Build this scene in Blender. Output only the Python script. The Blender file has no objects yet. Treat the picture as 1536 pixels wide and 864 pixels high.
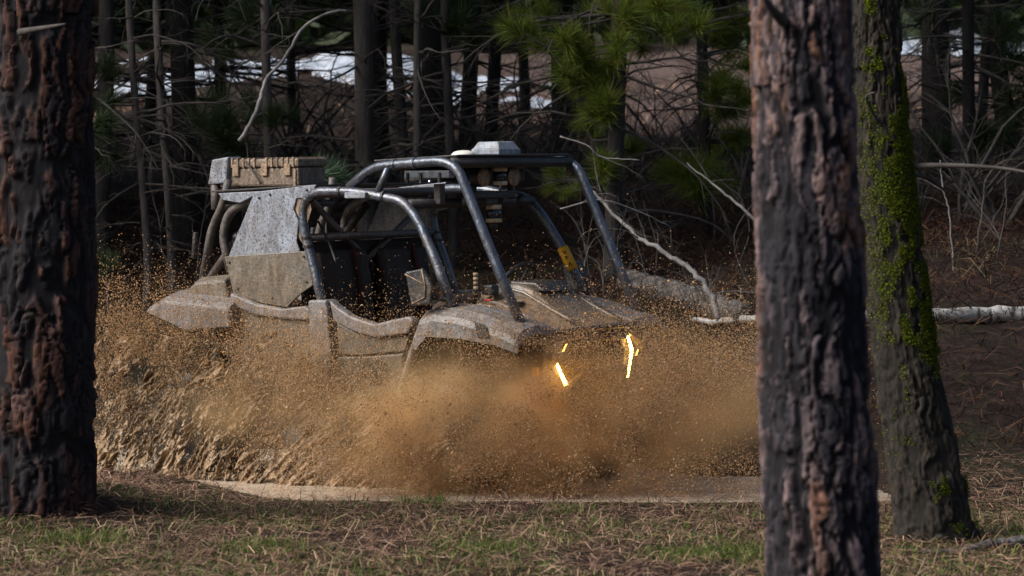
import bpy, math, random
import numpy as np
from mathutils import Vector, Matrix

random.seed(7)
RNG = np.random.default_rng(7)
R = math.radians
SC = bpy.context.scene
COL = SC.collection

# ------------------------------------------------------------------ camera
CAM_H = 1.5
FPX = 4080.0            # focal length in pixels of a 1536 px wide frame
PITCH = math.atan(92 / FPX)
cd = bpy.data.cameras.new('camera')
cd.sensor_width = 36.0
cd.lens = 36.0 * FPX / 1536.0
cd.clip_start = 0.1
cd.clip_end = 600
cd.dof.use_dof = True
cd.dof.focus_distance = 15.9
cd.dof.aperture_fstop = 3.7
cam = bpy.data.objects.new('camera', cd)
COL.objects.link(cam)
cam.location = (0, 0, CAM_H)
cam.rotation_euler = (R(90) - PITCH, 0, 0)
SC.camera = cam

# ------------------------------------------------------------------ light
SUN_EL, SUN_AZ = 41.0, 250.0     # azimuth clockwise from +Y: along the open track, from the left and a little behind the camera
world = bpy.data.worlds.new('World')
SC.world = world
world.use_nodes = True
wn = world.node_tree.nodes
wl = world.node_tree.links
wn.clear()
sky = wn.new('ShaderNodeTexSky')
sky.sky_type = 'NISHITA'
sky.sun_disc = False
sky.sun_elevation = R(SUN_EL)
sky.sun_rotation = R(SUN_AZ)
sky.dust_density = 4.0
sky.air_density = 1.0
sky.ozone_density = 2.0
bg = wn.new('ShaderNodeBackground')
bg.inputs['Strength'].default_value = 0.07
wo = wn.new('ShaderNodeOutputWorld')
wl.new(sky.outputs[0], bg.inputs['Color'])
wl.new(bg.outputs[0], wo.inputs['Surface'])
sd = bpy.data.lights.new('sun', 'SUN')
sd.energy = 3.4
sd.angle = R(38)
sd.color = (1.0, 0.96, 0.90)
sun = bpy.data.objects.new('sun', sd)
COL.objects.link(sun)
to_sun = Vector((math.sin(R(SUN_AZ)) * math.cos(R(SUN_EL)), math.cos(R(SUN_AZ)) * math.cos(R(SUN_EL)), math.sin(R(SUN_EL))))
sun.rotation_euler = to_sun.to_track_quat('Z', 'Y').to_euler()
SC.view_settings.view_transform = 'Standard'
SC.view_settings.look = 'None'
SC.view_settings.gamma = 1.0
SC.view_settings.exposure = 0.62
SC.cycles.max_bounces = 8
SC.cycles.diffuse_bounces = 3
SC.cycles.glossy_bounces = 3
SC.cycles.volume_bounces = 6
SC.cycles.volume_step_rate = 2.0
SC.cycles.volume_max_steps = 96
SC.cycles.sample_clamp_indirect = 6.0
SC.cycles.use_denoising = True

# ------------------------------------------------------------------ helpers
def at(px, py, d):
    """a point seen at photo pixel (px, py), d metres in front of the camera"""
    x = (px - 768) / FPX
    y = -(py - 432) / FPX
    c, s = math.cos(PITCH), math.sin(PITCH)
    v = Vector((x, c + s * y, -s + c * y))
    return Vector((0, 0, CAM_H)) + v * (d / v.y)

def tag(o, label=None, cat=None, group=None, kind=None):
    if label: o['label'] = label
    if cat: o['category'] = cat
    if group: o['group'] = group
    if kind: o['kind'] = kind
    return o

def empty(name, loc=(0, 0, 0), rot=(0, 0, 0)):
    o = bpy.data.objects.new(name, None)
    o.empty_display_size = 0.2
    COL.objects.link(o)
    o.location = loc
    o.rotation_euler = rot
    return o

def link(name, me, mat=None, parent=None):
    o = bpy.data.objects.new(name, me)
    COL.objects.link(o)
    if mat is not None and len(me.materials) == 0:
        me.materials.append(mat)
    if parent is not None:
        o.parent = parent
    return o

def mesh_np(name, v, f, smooth=False):
    """v: N x 3, f: M x k (all faces with k corners)"""
    v = np.asarray(v, dtype=np.float32)
    f = np.asarray(f, dtype=np.int32)
    me = bpy.data.meshes.new(name)
    me.vertices.add(len(v))
    me.vertices.foreach_set('co', v.ravel())
    k = f.shape[1]
    me.loops.add(f.size)
    me.loops.foreach_set('vertex_index', f.ravel())
    me.polygons.add(len(f))
    me.polygons.foreach_set('loop_start', np.arange(0, f.size, k, dtype=np.int32))
    me.polygons.foreach_set('loop_total', np.full(len(f), k, dtype=np.int32))
    if smooth:
        me.polygons.foreach_set('use_smooth', np.ones(len(f), dtype=bool))
    me.update(calc_edges=True)
    return me

def float_attr(me, name, vals):
    a = me.attributes.new(name, 'FLOAT', 'POINT')
    a.data.foreach_set('value', np.asarray(vals, dtype=np.float32))

class MB:
    """collects shapes of one part"""
    def __init__(s):
        s.v, s.f = [], []
    def add(s, vs, fs):
        b = len(s.v)
        s.v += [tuple(p) for p in vs]
        s.f += [tuple(i + b for i in f) for f in fs]
        return s
    def box(s, c, d, m=None):
        vs = [Vector((x * d[0] / 2, y * d[1] / 2, z * d[2] / 2)) for x in (-1, 1) for y in (-1, 1) for z in (-1, 1)]
        if m is not None: vs = [m @ p for p in vs]
        vs = [p + Vector(c) for p in vs]
        return s.add(vs, [(0, 1, 3, 2), (4, 6, 7, 5), (0, 4, 5, 1), (2, 3, 7, 6), (0, 2, 6, 4), (1, 5, 7, 3)])
    def prism(s, poly, y0, y1):
        """poly in (x, z), extruded along y"""
        n = len(poly)
        vs = [(x, y0, z) for x, z in poly] + [(x, y1, z) for x, z in poly]
        fs = [tuple(range(n)), tuple(range(2 * n - 1, n - 1, -1))]
        fs += [(i, i + n, (i + 1) % n + n, (i + 1) % n) for i in range(n)]
        return s.add(vs, fs)
    def loft(s, secs):
        """closed sections, each the same number of points"""
        n = len(secs[0])
        vs = [p for q in secs for p in q]
        fs = []
        for k in range(len(secs) - 1):
            for i in range(n):
                j = (i + 1) % n
                fs.append((k * n + i, k * n + j, (k + 1) * n + j, (k + 1) * n + i))
        fs.append(tuple(range(n - 1, -1, -1)))
        fs.append(tuple(range((len(secs) - 1) * n, len(secs) * n)))
        return s.add(vs, fs)
    def tube(s, pts, r, n=8, cap=True):
        pts = [Vector(p) for p in pts]
        rs = r if isinstance(r, (list, tuple)) else [r] * len(pts)
        up = Vector((0.13, 0.21, 1)).normalized()
        secs = []
        for i, p in enumerate(pts):
            t = (pts[min(i + 1, len(pts) - 1)] - pts[max(i - 1, 0)]).normalized()
            a = t.cross(up)
            if a.length < 0.08: a = t.cross(Vector((1, 0.2, 0)))
            a.normalize()
            b = t.cross(a)
            secs.append([p + (a * math.cos(6.28318 * k / n) + b * math.sin(6.28318 * k / n)) * rs[i] for k in range(n)])
        nn = n
        vs = [p for q in secs for p in q]
        fs = []
        for k in range(len(secs) - 1):
            for i in range(nn):
                j = (i + 1) % nn
                fs.append((k * nn + i, (k + 1) * nn + i, (k + 1) * nn + j, k * nn + j))
        if cap:
            fs.append(tuple(range(nn)))
            fs.append(tuple(range(len(vs) - 1, len(vs) - nn - 1, -1)))
        return s.add(vs, fs)
    def lathe(s, prof, c, axis='z', n=24):
        """prof: (radius, height) list"""
        vs = []
        for r, h in prof:
            for k in range(n):
                a = 6.283185 * k / n
                p = (r * math.cos(a), r * math.sin(a), h)
                if axis == 'y': p = (p[0], p[2], p[1])
                if axis == 'x': p = (p[2], p[0], p[1])
                vs.append((p[0] + c[0], p[1] + c[1], p[2] + c[2]))
        fs = []
        for i in range(len(prof) - 1):
            for k in range(n):
                j = (k + 1) % n
                fs.append((i * n + k, i * n + j, (i + 1) * n + j, (i + 1) * n + k))
        fs.append(tuple(range(n)))
        fs.append(tuple(range((len(prof) - 1) * n, len(prof) * n)))
        return s.add(vs, fs)
    def mesh(s, name, smooth=False):
        me = bpy.data.meshes.new(name)
        me.from_pydata(s.v, [], s.f)
        if smooth:
            me.polygons.foreach_set('use_smooth', [True] * len(me.polygons))
        me.update()
        return me
    def build(s, name, mat, parent=None, smooth=False, bevel=0.0):
        me = s.mesh(name, smooth)
        bm_fix(me)
        o = link(name, me, mat, parent)
        if bevel:
            b = o.modifiers.new('bevel', 'BEVEL')
            b.width = bevel
            b.segments = 2
            b.limit_method = 'ANGLE'
            b.angle_limit = R(40)
        return o

import bmesh
def bm_fix(me):
    bm = bmesh.new()
    bm.from_mesh(me)
    bmesh.ops.recalc_face_normals(bm, faces=bm.faces)
    bm.to_mesh(me)
    bm.free()

def smooth_path(pts, k=6):
    """Catmull-Rom through the points"""
    pts = [Vector(p) for p in pts]
    P = [pts[0] * 2 - pts[1]] + pts + [pts[-1] * 2 - pts[-2]]
    out = []
    for i in range(1, len(P) - 2):
        for j in range(k):
            t = j / k
            a, b, c, d = P[i - 1], P[i], P[i + 1], P[i + 2]
            out.append(0.5 * ((2 * b) + (c - a) * t + (2 * a - 5 * b + 4 * c - d) * t * t + (3 * b - a - 3 * c + d) * t ** 3))
    out.append(pts[-1])
    return out

def fillet(pts, r=0.1, k=5):
    """round the inner corners of a polyline"""
    pts = [Vector(p) for p in pts]
    out = [pts[0]]
    for i in range(1, len(pts) - 1):
        a, b, c = pts[i - 1], pts[i], pts[i + 1]
        u = (a - b); w = (c - b)
        rr = min(r, u.length * .49, w.length * .49)
        p0 = b + u.normalized() * rr
        p1 = b + w.normalized() * rr
        for j in range(k + 1):
            t = j / k
            out.append((1 - t) ** 2 * p0 + 2 * t * (1 - t) * b + t * t * p1)
    out.append(pts[-1])
    return out

# numpy value noise
def _hash(ix, iy, iz):
    h = (ix.astype(np.int64) * 374761393 + iy.astype(np.int64) * 668265263 + iz.astype(np.int64) * 2147483647 + 1013) & 0xffffffff
    h = ((h ^ (h >> 13)) * 1274126177) & 0xffffffff
    h = (h ^ (h >> 16)) & 0xffff
    return h / 65535.0

def vnoise(x, y, z=None):
    x = np.asarray(x, float); y = np.asarray(y, float)
    z = np.zeros_like(x) if z is None else np.asarray(z, float)
    xi, yi, zi = np.floor(x), np.floor(y), np.floor(z)
    fx, fy, fz = x - xi, y - yi, z - zi
    fx = fx * fx * (3 - 2 * fx); fy = fy * fy * (3 - 2 * fy); fz = fz * fz * (3 - 2 * fz)
    r = 0
    for a in (0, 1):
        for b in (0, 1):
            for c in (0, 1):
                w = (fx if a else 1 - fx) * (fy if b else 1 - fy) * (fz if c else 1 - fz)
                r = r + w * _hash(xi + a, yi + b, zi + c)
    return r

def fbm(x, y, z=None, o=4):
    s, a, t = 0, 1.0, 0
    x = np.asarray(x, float); y = np.asarray(y, float)
    z = np.zeros_like(x) if z is None else np.asarray(z, float)
    for i in range(o):
        s = s + a * vnoise(x * 2 ** i + 17 * i, y * 2 ** i - 9 * i, z * 2 ** i + 5 * i)
        t += a
        a *= .5
    return s / t

def sm(a, b, x):
    t = np.clip((np.asarray(x, float) - a) / (b - a), 0, 1)
    return t * t * (3 - 2 * t)

# ------------------------------------------------------------------ materials
def nodes(name):
    m = bpy.data.materials.new(name)
    m.use_nodes = True
    nt = m.node_tree
    b = nt.nodes['Principled BSDF']
    return m, nt, b

def N(nt, kind, **kw):
    n = nt.nodes.new(kind)
    for k, v in kw.items():
        if k in n.inputs: n.inputs[k].default_value = v
        else: setattr(n, k, v)
    return n

def ramp(nt, fac, stops):
    r = nt.nodes.new('ShaderNodeValToRGB')
    el = r.color_ramp.elements
    while len(el) < len(stops): el.new(0.5)
    for e, (p, c) in zip(el, stops):
        e.position = p
        e.color = (c[0], c[1], c[2], 1)
    nt.links.new(fac, r.inputs['Fac'])
    return r.outputs['Color']

def mixc(nt, fac, a, b):
    m = nt.nodes.new('ShaderNodeMix')
    m.data_type = 'RGBA'
    for s, v in ((m.inputs['Factor'], fac), (m.inputs[6], a), (m.inputs[7], b)):
        if isinstance(v, (int, float)): s.default_value = v
        elif isinstance(v, tuple): s.default_value = (v[0], v[1], v[2], 1)
        else: nt.links.new(v, s)
    return m.outputs[2]

def noise_mat(name, stops, scale=4.0, rough=0.8, bump=0.0, bscale=30.0, metallic=0.0, spec=0.3, detail=5.0, coords='Object', stretch=(1, 1, 1), bdist=0.01):
    m, nt, b = nodes(name)
    tc = N(nt, 'ShaderNodeTexCoord')
    mp = N(nt, 'ShaderNodeMapping')
    mp.inputs['Scale'].default_value = stretch
    nt.links.new(tc.outputs[coords], mp.inputs['Vector'])
    no = N(nt, 'ShaderNodeTexNoise', Scale=scale, Detail=detail, Roughness=0.62)
    nt.links.new(mp.outputs[0], no.inputs['Vector'])
    nt.links.new(ramp(nt, no.outputs['Fac'], stops), b.inputs['Base Color'])
    b.inputs['Roughness'].default_value = rough
    b.inputs['Metallic'].default_value = metallic
    b.inputs['Specular IOR Level'].default_value = spec
    if bump:
        n2 = N(nt, 'ShaderNodeTexNoise', Scale=bscale, Detail=4.0)
        nt.links.new(mp.outputs[0], n2.inputs['Vector'])
        bu = N(nt, 'ShaderNodeBump', Strength=bump, Distance=bdist)
        nt.links.new(n2.outputs['Fac'], bu.inputs['Height'])
        nt.links.new(bu.outputs[0], b.inputs['Normal'])
    return m

def island_mat(name, stops, rough=0.7, spec=0.3, trans=0.0):
    """colour varies from blade to blade / drop to drop"""
    m, nt, b = nodes(name)
    g = N(nt, 'ShaderNodeNewGeometry')
    nt.links.new(ramp(nt, g.outputs['Random Per Island'], stops), b.inputs['Base Color'])
    b.inputs['Roughness'].default_value = rough
    b.inputs['Specular IOR Level'].default_value = spec
    if trans:
        t = N(nt, 'ShaderNodeBsdfTranslucent')
        nt.links.new(ramp(nt, g.outputs['Random Per Island'], stops), t.inputs['Color'])
        mx = N(nt, 'ShaderNodeMixShader')
        mx.inputs[0].default_value = trans
        nt.links.new(b.outputs[0], mx.inputs[1])
        nt.links.new(t.outputs[0], mx.inputs[2])
        nt.links.new(mx.outputs[0], nt.nodes['Material Output'].inputs['Surface'])
    return m

def muddy_mat(name, base, mud=(0.20, 0.135, 0.075), z0=0.9, z1=1.4, lo=0.75, hi=0.2, rough=0.42, metallic=0.0, speck=0.5, scale=5.0, coat=0.0):
    """painted or metal surface with a mud coat: thicker low down on the vehicle, speckled everywhere"""
    m, nt, b = nodes(name)
    tc = N(nt, 'ShaderNodeTexCoord')
    n1 = N(nt, 'ShaderNodeTexNoise', Scale=scale, Detail=8.0, Roughness=0.7)
    n2 = N(nt, 'ShaderNodeTexNoise', Scale=70.0, Detail=3.0, Roughness=0.65)
    n3 = N(nt, 'ShaderNodeTexNoise', Scale=38.0, Detail=4.0, Roughness=0.65)
    for n in (n1, n2, n3): nt.links.new(tc.outputs['Object'], n.inputs['Vector'])
    sep = N(nt, 'ShaderNodeSeparateXYZ')
    nt.links.new(tc.outputs['Object'], sep.inputs[0])
    mr = N(nt, 'ShaderNodeMapRange')
    mr.inputs['From Min'].default_value = z0
    mr.inputs['From Max'].default_value = z1
    mr.inputs['To Min'].default_value = lo
    mr.inputs['To Max'].default_value = hi
    nt.links.new(sep.outputs['Z'], mr.inputs['Value'])
    ad = N(nt, 'ShaderNodeMath', operation='ADD')
    nt.links.new(mr.outputs[0], ad.inputs[0])
    su = N(nt, 'ShaderNodeMath', operation='MULTIPLY_ADD')
    nt.links.new(n1.outputs['Fac'], su.inputs[0])
    su.inputs[1].default_value = 2.4
    su.inputs[2].default_value = -1.2
    nt.links.new(su.outputs[0], ad.inputs[1])
    ad.use_clamp = True
    mudc = ramp(nt, n3.outputs['Fac'], [(0.25, tuple(c * 0.45 for c in mud)), (0.5, mud), (0.75, tuple(min(1, c * 1.5) for c in mud))])
    c1 = mixc(nt, ad.outputs[0], base, mudc)
    sp = ramp(nt, n2.outputs['Fac'], [(0.54, (0, 0, 0)), (0.64, (speck, speck, speck))])
    st = N(nt, 'ShaderNodeTexNoise', Scale=9.0, Detail=6.0, Roughness=0.7, Distortion=0.6)
    mps = N(nt, 'ShaderNodeMapping')
    mps.inputs['Scale'].default_value = (2.6, 4.5, 0.9)
    nt.links.new(tc.outputs['Object'], mps.inputs['Vector'])
    nt.links.new(mps.outputs[0], st.inputs['Vector'])
    tone = ramp(nt, st.outputs['Fac'], [(0.33, (0.45, 0.43, 0.42)), (0.5, (0.95, 0.95, 0.95)), (0.68, (1.55, 1.55, 1.6))])
    tm_ = N(nt, 'ShaderNodeMix')
    tm_.data_type = 'RGBA'; tm_.blend_type = 'MULTIPLY'; tm_.inputs['Factor'].default_value = 0.85
    nt.links.new(c1, tm_.inputs[6]); nt.links.new(tone, tm_.inputs[7])
    c1 = tm_.outputs[2]
    c2 = mixc(nt, sp, c1, (0.045, 0.035, 0.028))
    nt.links.new(c2, b.inputs['Base Color'])
    rr = N(nt, 'ShaderNodeMapRange')
    rr.inputs['To Min'].default_value = rough
    rr.inputs['To Max'].default_value = min(1, rough + 0.2)
    nt.links.new(ad.outputs[0], rr.inputs['Value'])
    nt.links.new(rr.outputs[0], b.inputs['Roughness'])
    if metallic:
        me = N(nt, 'ShaderNodeMath', operation='MULTIPLY_ADD')
        nt.links.new(ad.outputs[0], me.inputs[0])
        me.inputs[1].default_value = -metallic
        me.inputs[2].default_value = metallic
        nt.links.new(me.outputs[0], b.inputs['Metallic'])
    b.inputs['Coat Weight'].default_value = coat
    b.inputs['Coat Roughness'].default_value = 0.22
    bu = N(nt, 'ShaderNodeBump', Strength=0.7, Distance=0.008)
    nt.links.new(n3.outputs['Fac'], bu.inputs['Height'])
    bu2 = N(nt, 'ShaderNodeBump', Strength=0.5, Distance=0.003)
    nt.links.new(n2.outputs['Fac'], bu2.inputs['Height'])
    nt.links.new(bu.outputs[0], bu2.inputs['Normal'])
    nt.links.new(bu2.outputs[0], b.inputs['Normal'])
    return m

def emit_mat(name, c, s):
    m, nt, b = nodes(name)
    b.inputs['Base Color'].default_value = (*c, 1)
    b.inputs['Emission Color'].default_value = (*c, 1)
    b.inputs['Emission Strength'].default_value = s
    return m

def bark_mat(name, furrow, plates, rough=0.9):
    """colours of bark plates and of the furrows between them, from the plate geometry of the trunk"""
    m, nt, b = nodes(name)
    a1 = N(nt, 'ShaderNodeAttribute', attribute_name='plate')
    a2 = N(nt, 'ShaderNodeAttribute', attribute_name='cell')
    tc = N(nt, 'ShaderNodeTexCoord')
    mp = N(nt, 'ShaderNodeMapping')
    mp.inputs['Scale'].default_value = (1, 1, 0.3)
    nt.links.new(tc.outputs['Object'], mp.inputs['Vector'])
    n1 = N(nt, 'ShaderNodeTexNoise', Scale=26.0, Detail=7.0, Roughness=0.7)
    nt.links.new(mp.outputs[0], n1.inputs['Vector'])
    pc = ramp(nt, a2.outputs['Fac'], plates)
    v = ramp(nt, n1.outputs['Fac'], [(0.3, (0.16, 0.15, 0.16)), (0.55, (0.8, 0.8, 0.8)), (0.75, (1.35, 1.25, 1.2))])
    mm = N(nt, 'ShaderNodeMix')
    mm.data_type = 'RGBA'
    mm.blend_type = 'MULTIPLY'
    mm.inputs['Factor'].default_value = 1.0
    nt.links.new(pc, mm.inputs[6])
    nt.links.new(v, mm.inputs[7])
    c = mixc(nt, a1.outputs['Fac'], furrow, mm.outputs[2])
    nt.links.new(c, b.inputs['Base Color'])
    b.inputs['Roughness'].default_value = rough
    b.inputs['Specular IOR Level'].default_value = 0.2
    n2 = N(nt, 'ShaderNodeTexNoise', Scale=90.0, Detail=5.0, Roughness=0.7)
    nt.links.new(mp.outputs[0], n2.inputs['Vector'])
    bu = N(nt, 'ShaderNodeBump', Strength=0.7, Distance=0.008)
    nt.links.new(n2.outputs['Fac'], bu.inputs['Height'])
    nt.links.new(bu.outputs[0], b.inputs['Normal'])
    return m

M = {}
M['bark_red'] = bark_mat('bark_red', (0.013, 0.012, 0.014), [(0.0, (0.0262, 0.0238, 0.0271)), (0.52, (0.0369, 0.0312, 0.0344)), (0.66, (0.0902, 0.0451, 0.0385)), (0.85, (0.1312, 0.0590, 0.0369)), (1.0, (0.1640, 0.0902, 0.0779))])
M['bark_pink'] = bark_mat('bark_pink', (0.011, 0.010, 0.012), [(0.0, (0.026, 0.025, 0.030)), (0.46, (0.040, 0.037, 0.045)), (0.60, (0.13, 0.10, 0.11)), (0.78, (0.27, 0.195, 0.19)), (1.0, (0.28, 0.14, 0.09))])
M['bark_grey'] = bark_mat('bark_grey', (0.02, 0.018, 0.016), [(0.0, (0.0273, 0.0248, 0.0208)), (0.5, (0.0446, 0.0372, 0.0298)), (1.0, (0.0744, 0.0595, 0.0471))])
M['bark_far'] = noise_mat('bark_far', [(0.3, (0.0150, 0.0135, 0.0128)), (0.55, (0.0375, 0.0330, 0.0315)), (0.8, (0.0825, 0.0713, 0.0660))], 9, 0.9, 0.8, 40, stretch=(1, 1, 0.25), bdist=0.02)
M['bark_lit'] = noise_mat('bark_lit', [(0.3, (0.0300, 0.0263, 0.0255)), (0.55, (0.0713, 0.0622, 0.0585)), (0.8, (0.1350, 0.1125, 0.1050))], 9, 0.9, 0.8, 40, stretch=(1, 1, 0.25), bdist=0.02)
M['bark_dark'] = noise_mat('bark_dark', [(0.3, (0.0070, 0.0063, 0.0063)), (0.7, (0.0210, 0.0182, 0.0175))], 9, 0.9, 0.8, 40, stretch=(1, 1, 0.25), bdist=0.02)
M['twig'] = noise_mat('twig', [(0.3, (0.0263, 0.0225, 0.0210)), (0.7, (0.0975, 0.0863, 0.0788))], 8, 0.85, 0.3, 60)
M['twig_pale'] = noise_mat('twig_pale', [(0.3, (0.0765, 0.0723, 0.0723)), (0.7, (0.2295, 0.2210, 0.2167))], 10, 0.8, 0.4, 60)
M['birch'] = noise_mat('birch', [(0.36, (0.0400, 0.0360, 0.0360)), (0.46, (0.2720, 0.2640, 0.2560)), (0.7, (0.4960, 0.4880, 0.4720))], 7, 0.7, 0.4, 40, stretch=(3.5, 1, 1))
M['log'] = noise_mat('log', [(0.35, (0.0255, 0.0229, 0.0213)), (0.55, (0.0935, 0.0850, 0.0808)), (0.75, (0.2125, 0.1997, 0.1955))], 22, 0.9, 1.0, 30, bdist=0.03)
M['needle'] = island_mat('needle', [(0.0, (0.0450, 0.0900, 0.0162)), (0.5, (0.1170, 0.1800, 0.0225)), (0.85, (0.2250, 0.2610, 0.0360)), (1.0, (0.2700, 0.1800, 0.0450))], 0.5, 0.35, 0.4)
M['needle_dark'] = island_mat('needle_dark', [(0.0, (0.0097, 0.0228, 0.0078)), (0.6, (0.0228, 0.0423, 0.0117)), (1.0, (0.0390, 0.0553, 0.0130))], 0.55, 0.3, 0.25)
M['needle_blue'] = island_mat('needle_blue', [(0.0, (0.03, 0.07, 0.045)), (0.6, (0.06, 0.115, 0.065)), (1.0, (0.12, 0.16, 0.08))], 0.5, 0.35, 0.25)
M['moss'] = island_mat('moss', [(0.0, (0.030, 0.045, 0.005)), (0.5, (0.075, 0.100, 0.007)), (1.0, (0.15, 0.175, 0.010))], 0.8, 0.1, 0.3)
M['grass'] = island_mat('grass', [(0.0, (0.03, 0.06, 0.010)), (0.5, (0.085, 0.135, 0.022)), (0.85, (0.17, 0.20, 0.045)), (1.0, (0.28, 0.23, 0.10))], 0.6, 0.3, 0.3)
M['litter'] = island_mat('litter', [(0.0, (0.0570, 0.0304, 0.0209)), (0.4, (0.1425, 0.0760, 0.0503)), (0.75, (0.2470, 0.1472, 0.0997)), (1.0, (0.3990, 0.2755, 0.1805))], 0.75, 0.25)
M['bracken'] = island_mat('bracken', [(0.0, (0.0094, 0.0047, 0.0039)), (0.5, (0.0406, 0.0164, 0.0101)), (0.85, (0.0897, 0.0390, 0.0203)), (1.0, (0.1560, 0.0897, 0.0468))], 0.75, 0.2)
M['straw'] = island_mat('straw', [(0.0, (0.12, 0.08, 0.045)), (1.0, (0.36, 0.29, 0.18))], 0.7, 0.2, 0.2)
M['snow'] = noise_mat('snow', [(0.3, (0.3284, 0.3754, 0.4536)), (0.7, (0.4692, 0.5083, 0.5787))], 1.2, 0.6, 0.4, 6, bdist=0.05)

def ground_mat():
    m, nt, b = nodes('forest_floor')
    tc = N(nt, 'ShaderNodeTexCoord')
    n1 = N(nt, 'ShaderNodeTexNoise', Scale=0.9, Detail=8.0, Roughness=0.65)
    n2 = N(nt, 'ShaderNodeTexNoise', Scale=14.0, Detail=8.0, Roughness=0.7)
    a = N(nt, 'ShaderNodeAttribute', attribute_name='clearing')
    w = N(nt, 'ShaderNodeAttribute', attribute_name='wet')
    for n in (n1, n2): nt.links.new(tc.outputs['Object'], n.inputs['Vector'])
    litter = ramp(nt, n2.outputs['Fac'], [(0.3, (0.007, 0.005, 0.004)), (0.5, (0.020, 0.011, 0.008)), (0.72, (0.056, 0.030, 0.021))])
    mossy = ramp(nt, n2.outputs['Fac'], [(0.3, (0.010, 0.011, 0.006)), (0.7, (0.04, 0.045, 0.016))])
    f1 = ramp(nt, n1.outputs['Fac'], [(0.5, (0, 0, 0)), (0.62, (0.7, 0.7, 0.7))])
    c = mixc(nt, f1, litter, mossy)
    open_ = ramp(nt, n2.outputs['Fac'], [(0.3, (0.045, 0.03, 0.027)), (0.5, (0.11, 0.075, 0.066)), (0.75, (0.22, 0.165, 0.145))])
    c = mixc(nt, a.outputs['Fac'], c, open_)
    mud = ramp(nt, n2.outputs['Fac'], [(0.3, (0.03, 0.02, 0.013)), (0.7, (0.10, 0.065, 0.04))])
    c = mixc(nt, w.outputs['Fac'], c, mud)
    nt.links.new(c, b.inputs['Base Color'])
    b.inputs['Roughness'].default_value = 0.85
    b.inputs['Specular IOR Level'].default_value = 0.25
    bu = N(nt, 'ShaderNodeBump', Strength=1.0, Distance=0.05)
    nt.links.new(n2.outputs['Fac'], bu.inputs['Height'])
    nt.links.new(bu.outputs[0], b.inputs['Normal'])
    return m
M['ground'] = ground_mat()

# ------------------------------------------------------------------ terrain
PY = [-20, 11, 14, 14.9, 17, 18.7, 19.4, 20, 22, 26, 30, 35, 42, 58, 75, 110, 150]
PZ = [.06, .05, .02, .012, .08, .16, .55, .82, 1.2, 1.95, 2.35, 2.75, 3.25, 5.0, 7.2, 14, 24]
def near_edge(x):
    return 14.78 + 1.35 * sm(-1.05, -2.25, x) + 0.10 * (vnoise(np.asarray(x) * 2.3, np.zeros_like(np.asarray(x, float)) + 3.3) - .5)
def far_edge(x):
    return 18.5 - 2.0 * sm(.35, 1.15, x) - .2 * sm(1.2, 2.3, x)
def terrain(x, y):
    x = np.asarray(x, float); y = np.asarray(y, float)
    ye = y + 2.1 * sm(1.2, 2.6, x) * sm(15.2, 16.6, y) * (1 - sm(19.5, 25, y))
    z = np.interp(ye, PY, PZ)
    amp = 0.012 + 0.02 * np.clip(y - 18, 0, 25)
    z = z + amp * (fbm(x * .45, y * .45) - .5) * 1.5 + (0.014 + .05 * sm(15.5, 18, y)) * (fbm(x * 2.2, y * 2.2) - .5)
    z = z + .34 * sm(.5, 1.3, x) * (1 - sm(1.7, 2.6, x)) * sm(16.5, 17.5, y) * (1 - sm(18.2, 19.3, y))
    # mound in front of the snow, hummock at the foot of the big pine
    z = z + 0.62 * np.exp(-((x + 3.3) / 1.9) ** 2 - ((y - 37.5) / 2.2) ** 2)
    z = z + 0.16 * np.exp(-((x + 2.35) / .55) ** 2 - ((y - 14.2) / .9) ** 2)
    m = sm(-.10, .22, y - near_edge(x)) * sm(-.1, .5, far_edge(x) - y) * sm(-.2, .3, 2.05 - x)
    return z * (1 - m) + (-0.075) * m
def wetness(x, y):
    return sm(-.22, .15, y - near_edge(x)) * sm(-.9, .3, far_edge(x) - y) * sm(-.6, .2, 2.05 - x)
def tz(x, y):
    return float(terrain(np.array([x]), np.array([y]))[0])

def grid_sheet(xs, ys):
    X, Y = np.meshgrid(xs, ys)
    nx, ny = len(xs), len(ys)
    i = np.arange(nx * ny).reshape(ny, nx)
    f = np.stack([i[:-1, :-1], i[:-1, 1:], i[1:, 1:], i[1:, :-1]], -1).reshape(-1, 4)
    return X.ravel(), Y.ravel(), f

u = np.linspace(-1, 1, 241)
xs = np.sign(u) * (4.5 * np.abs(u) + 75 * np.abs(u) ** 5)
ys = np.concatenate([np.linspace(-15, 10, 20)[:-1], np.linspace(10, 24, 190)[:-1], np.linspace(24, 60, 110)[:-1], np.linspace(60, 150, 50)])
X, Y, F = grid_sheet(xs, ys)
Z = terrain(X, Y)
me = mesh_np('ground', np.stack([X, Y, Z], 1), F, True)
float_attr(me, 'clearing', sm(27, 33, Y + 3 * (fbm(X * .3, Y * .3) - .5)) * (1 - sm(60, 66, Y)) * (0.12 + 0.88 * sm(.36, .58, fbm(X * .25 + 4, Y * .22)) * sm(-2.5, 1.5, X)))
float_attr(me, 'wet', wetness(X, Y))
tag(link('ground', me, M['ground']), kind='structure')

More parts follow.
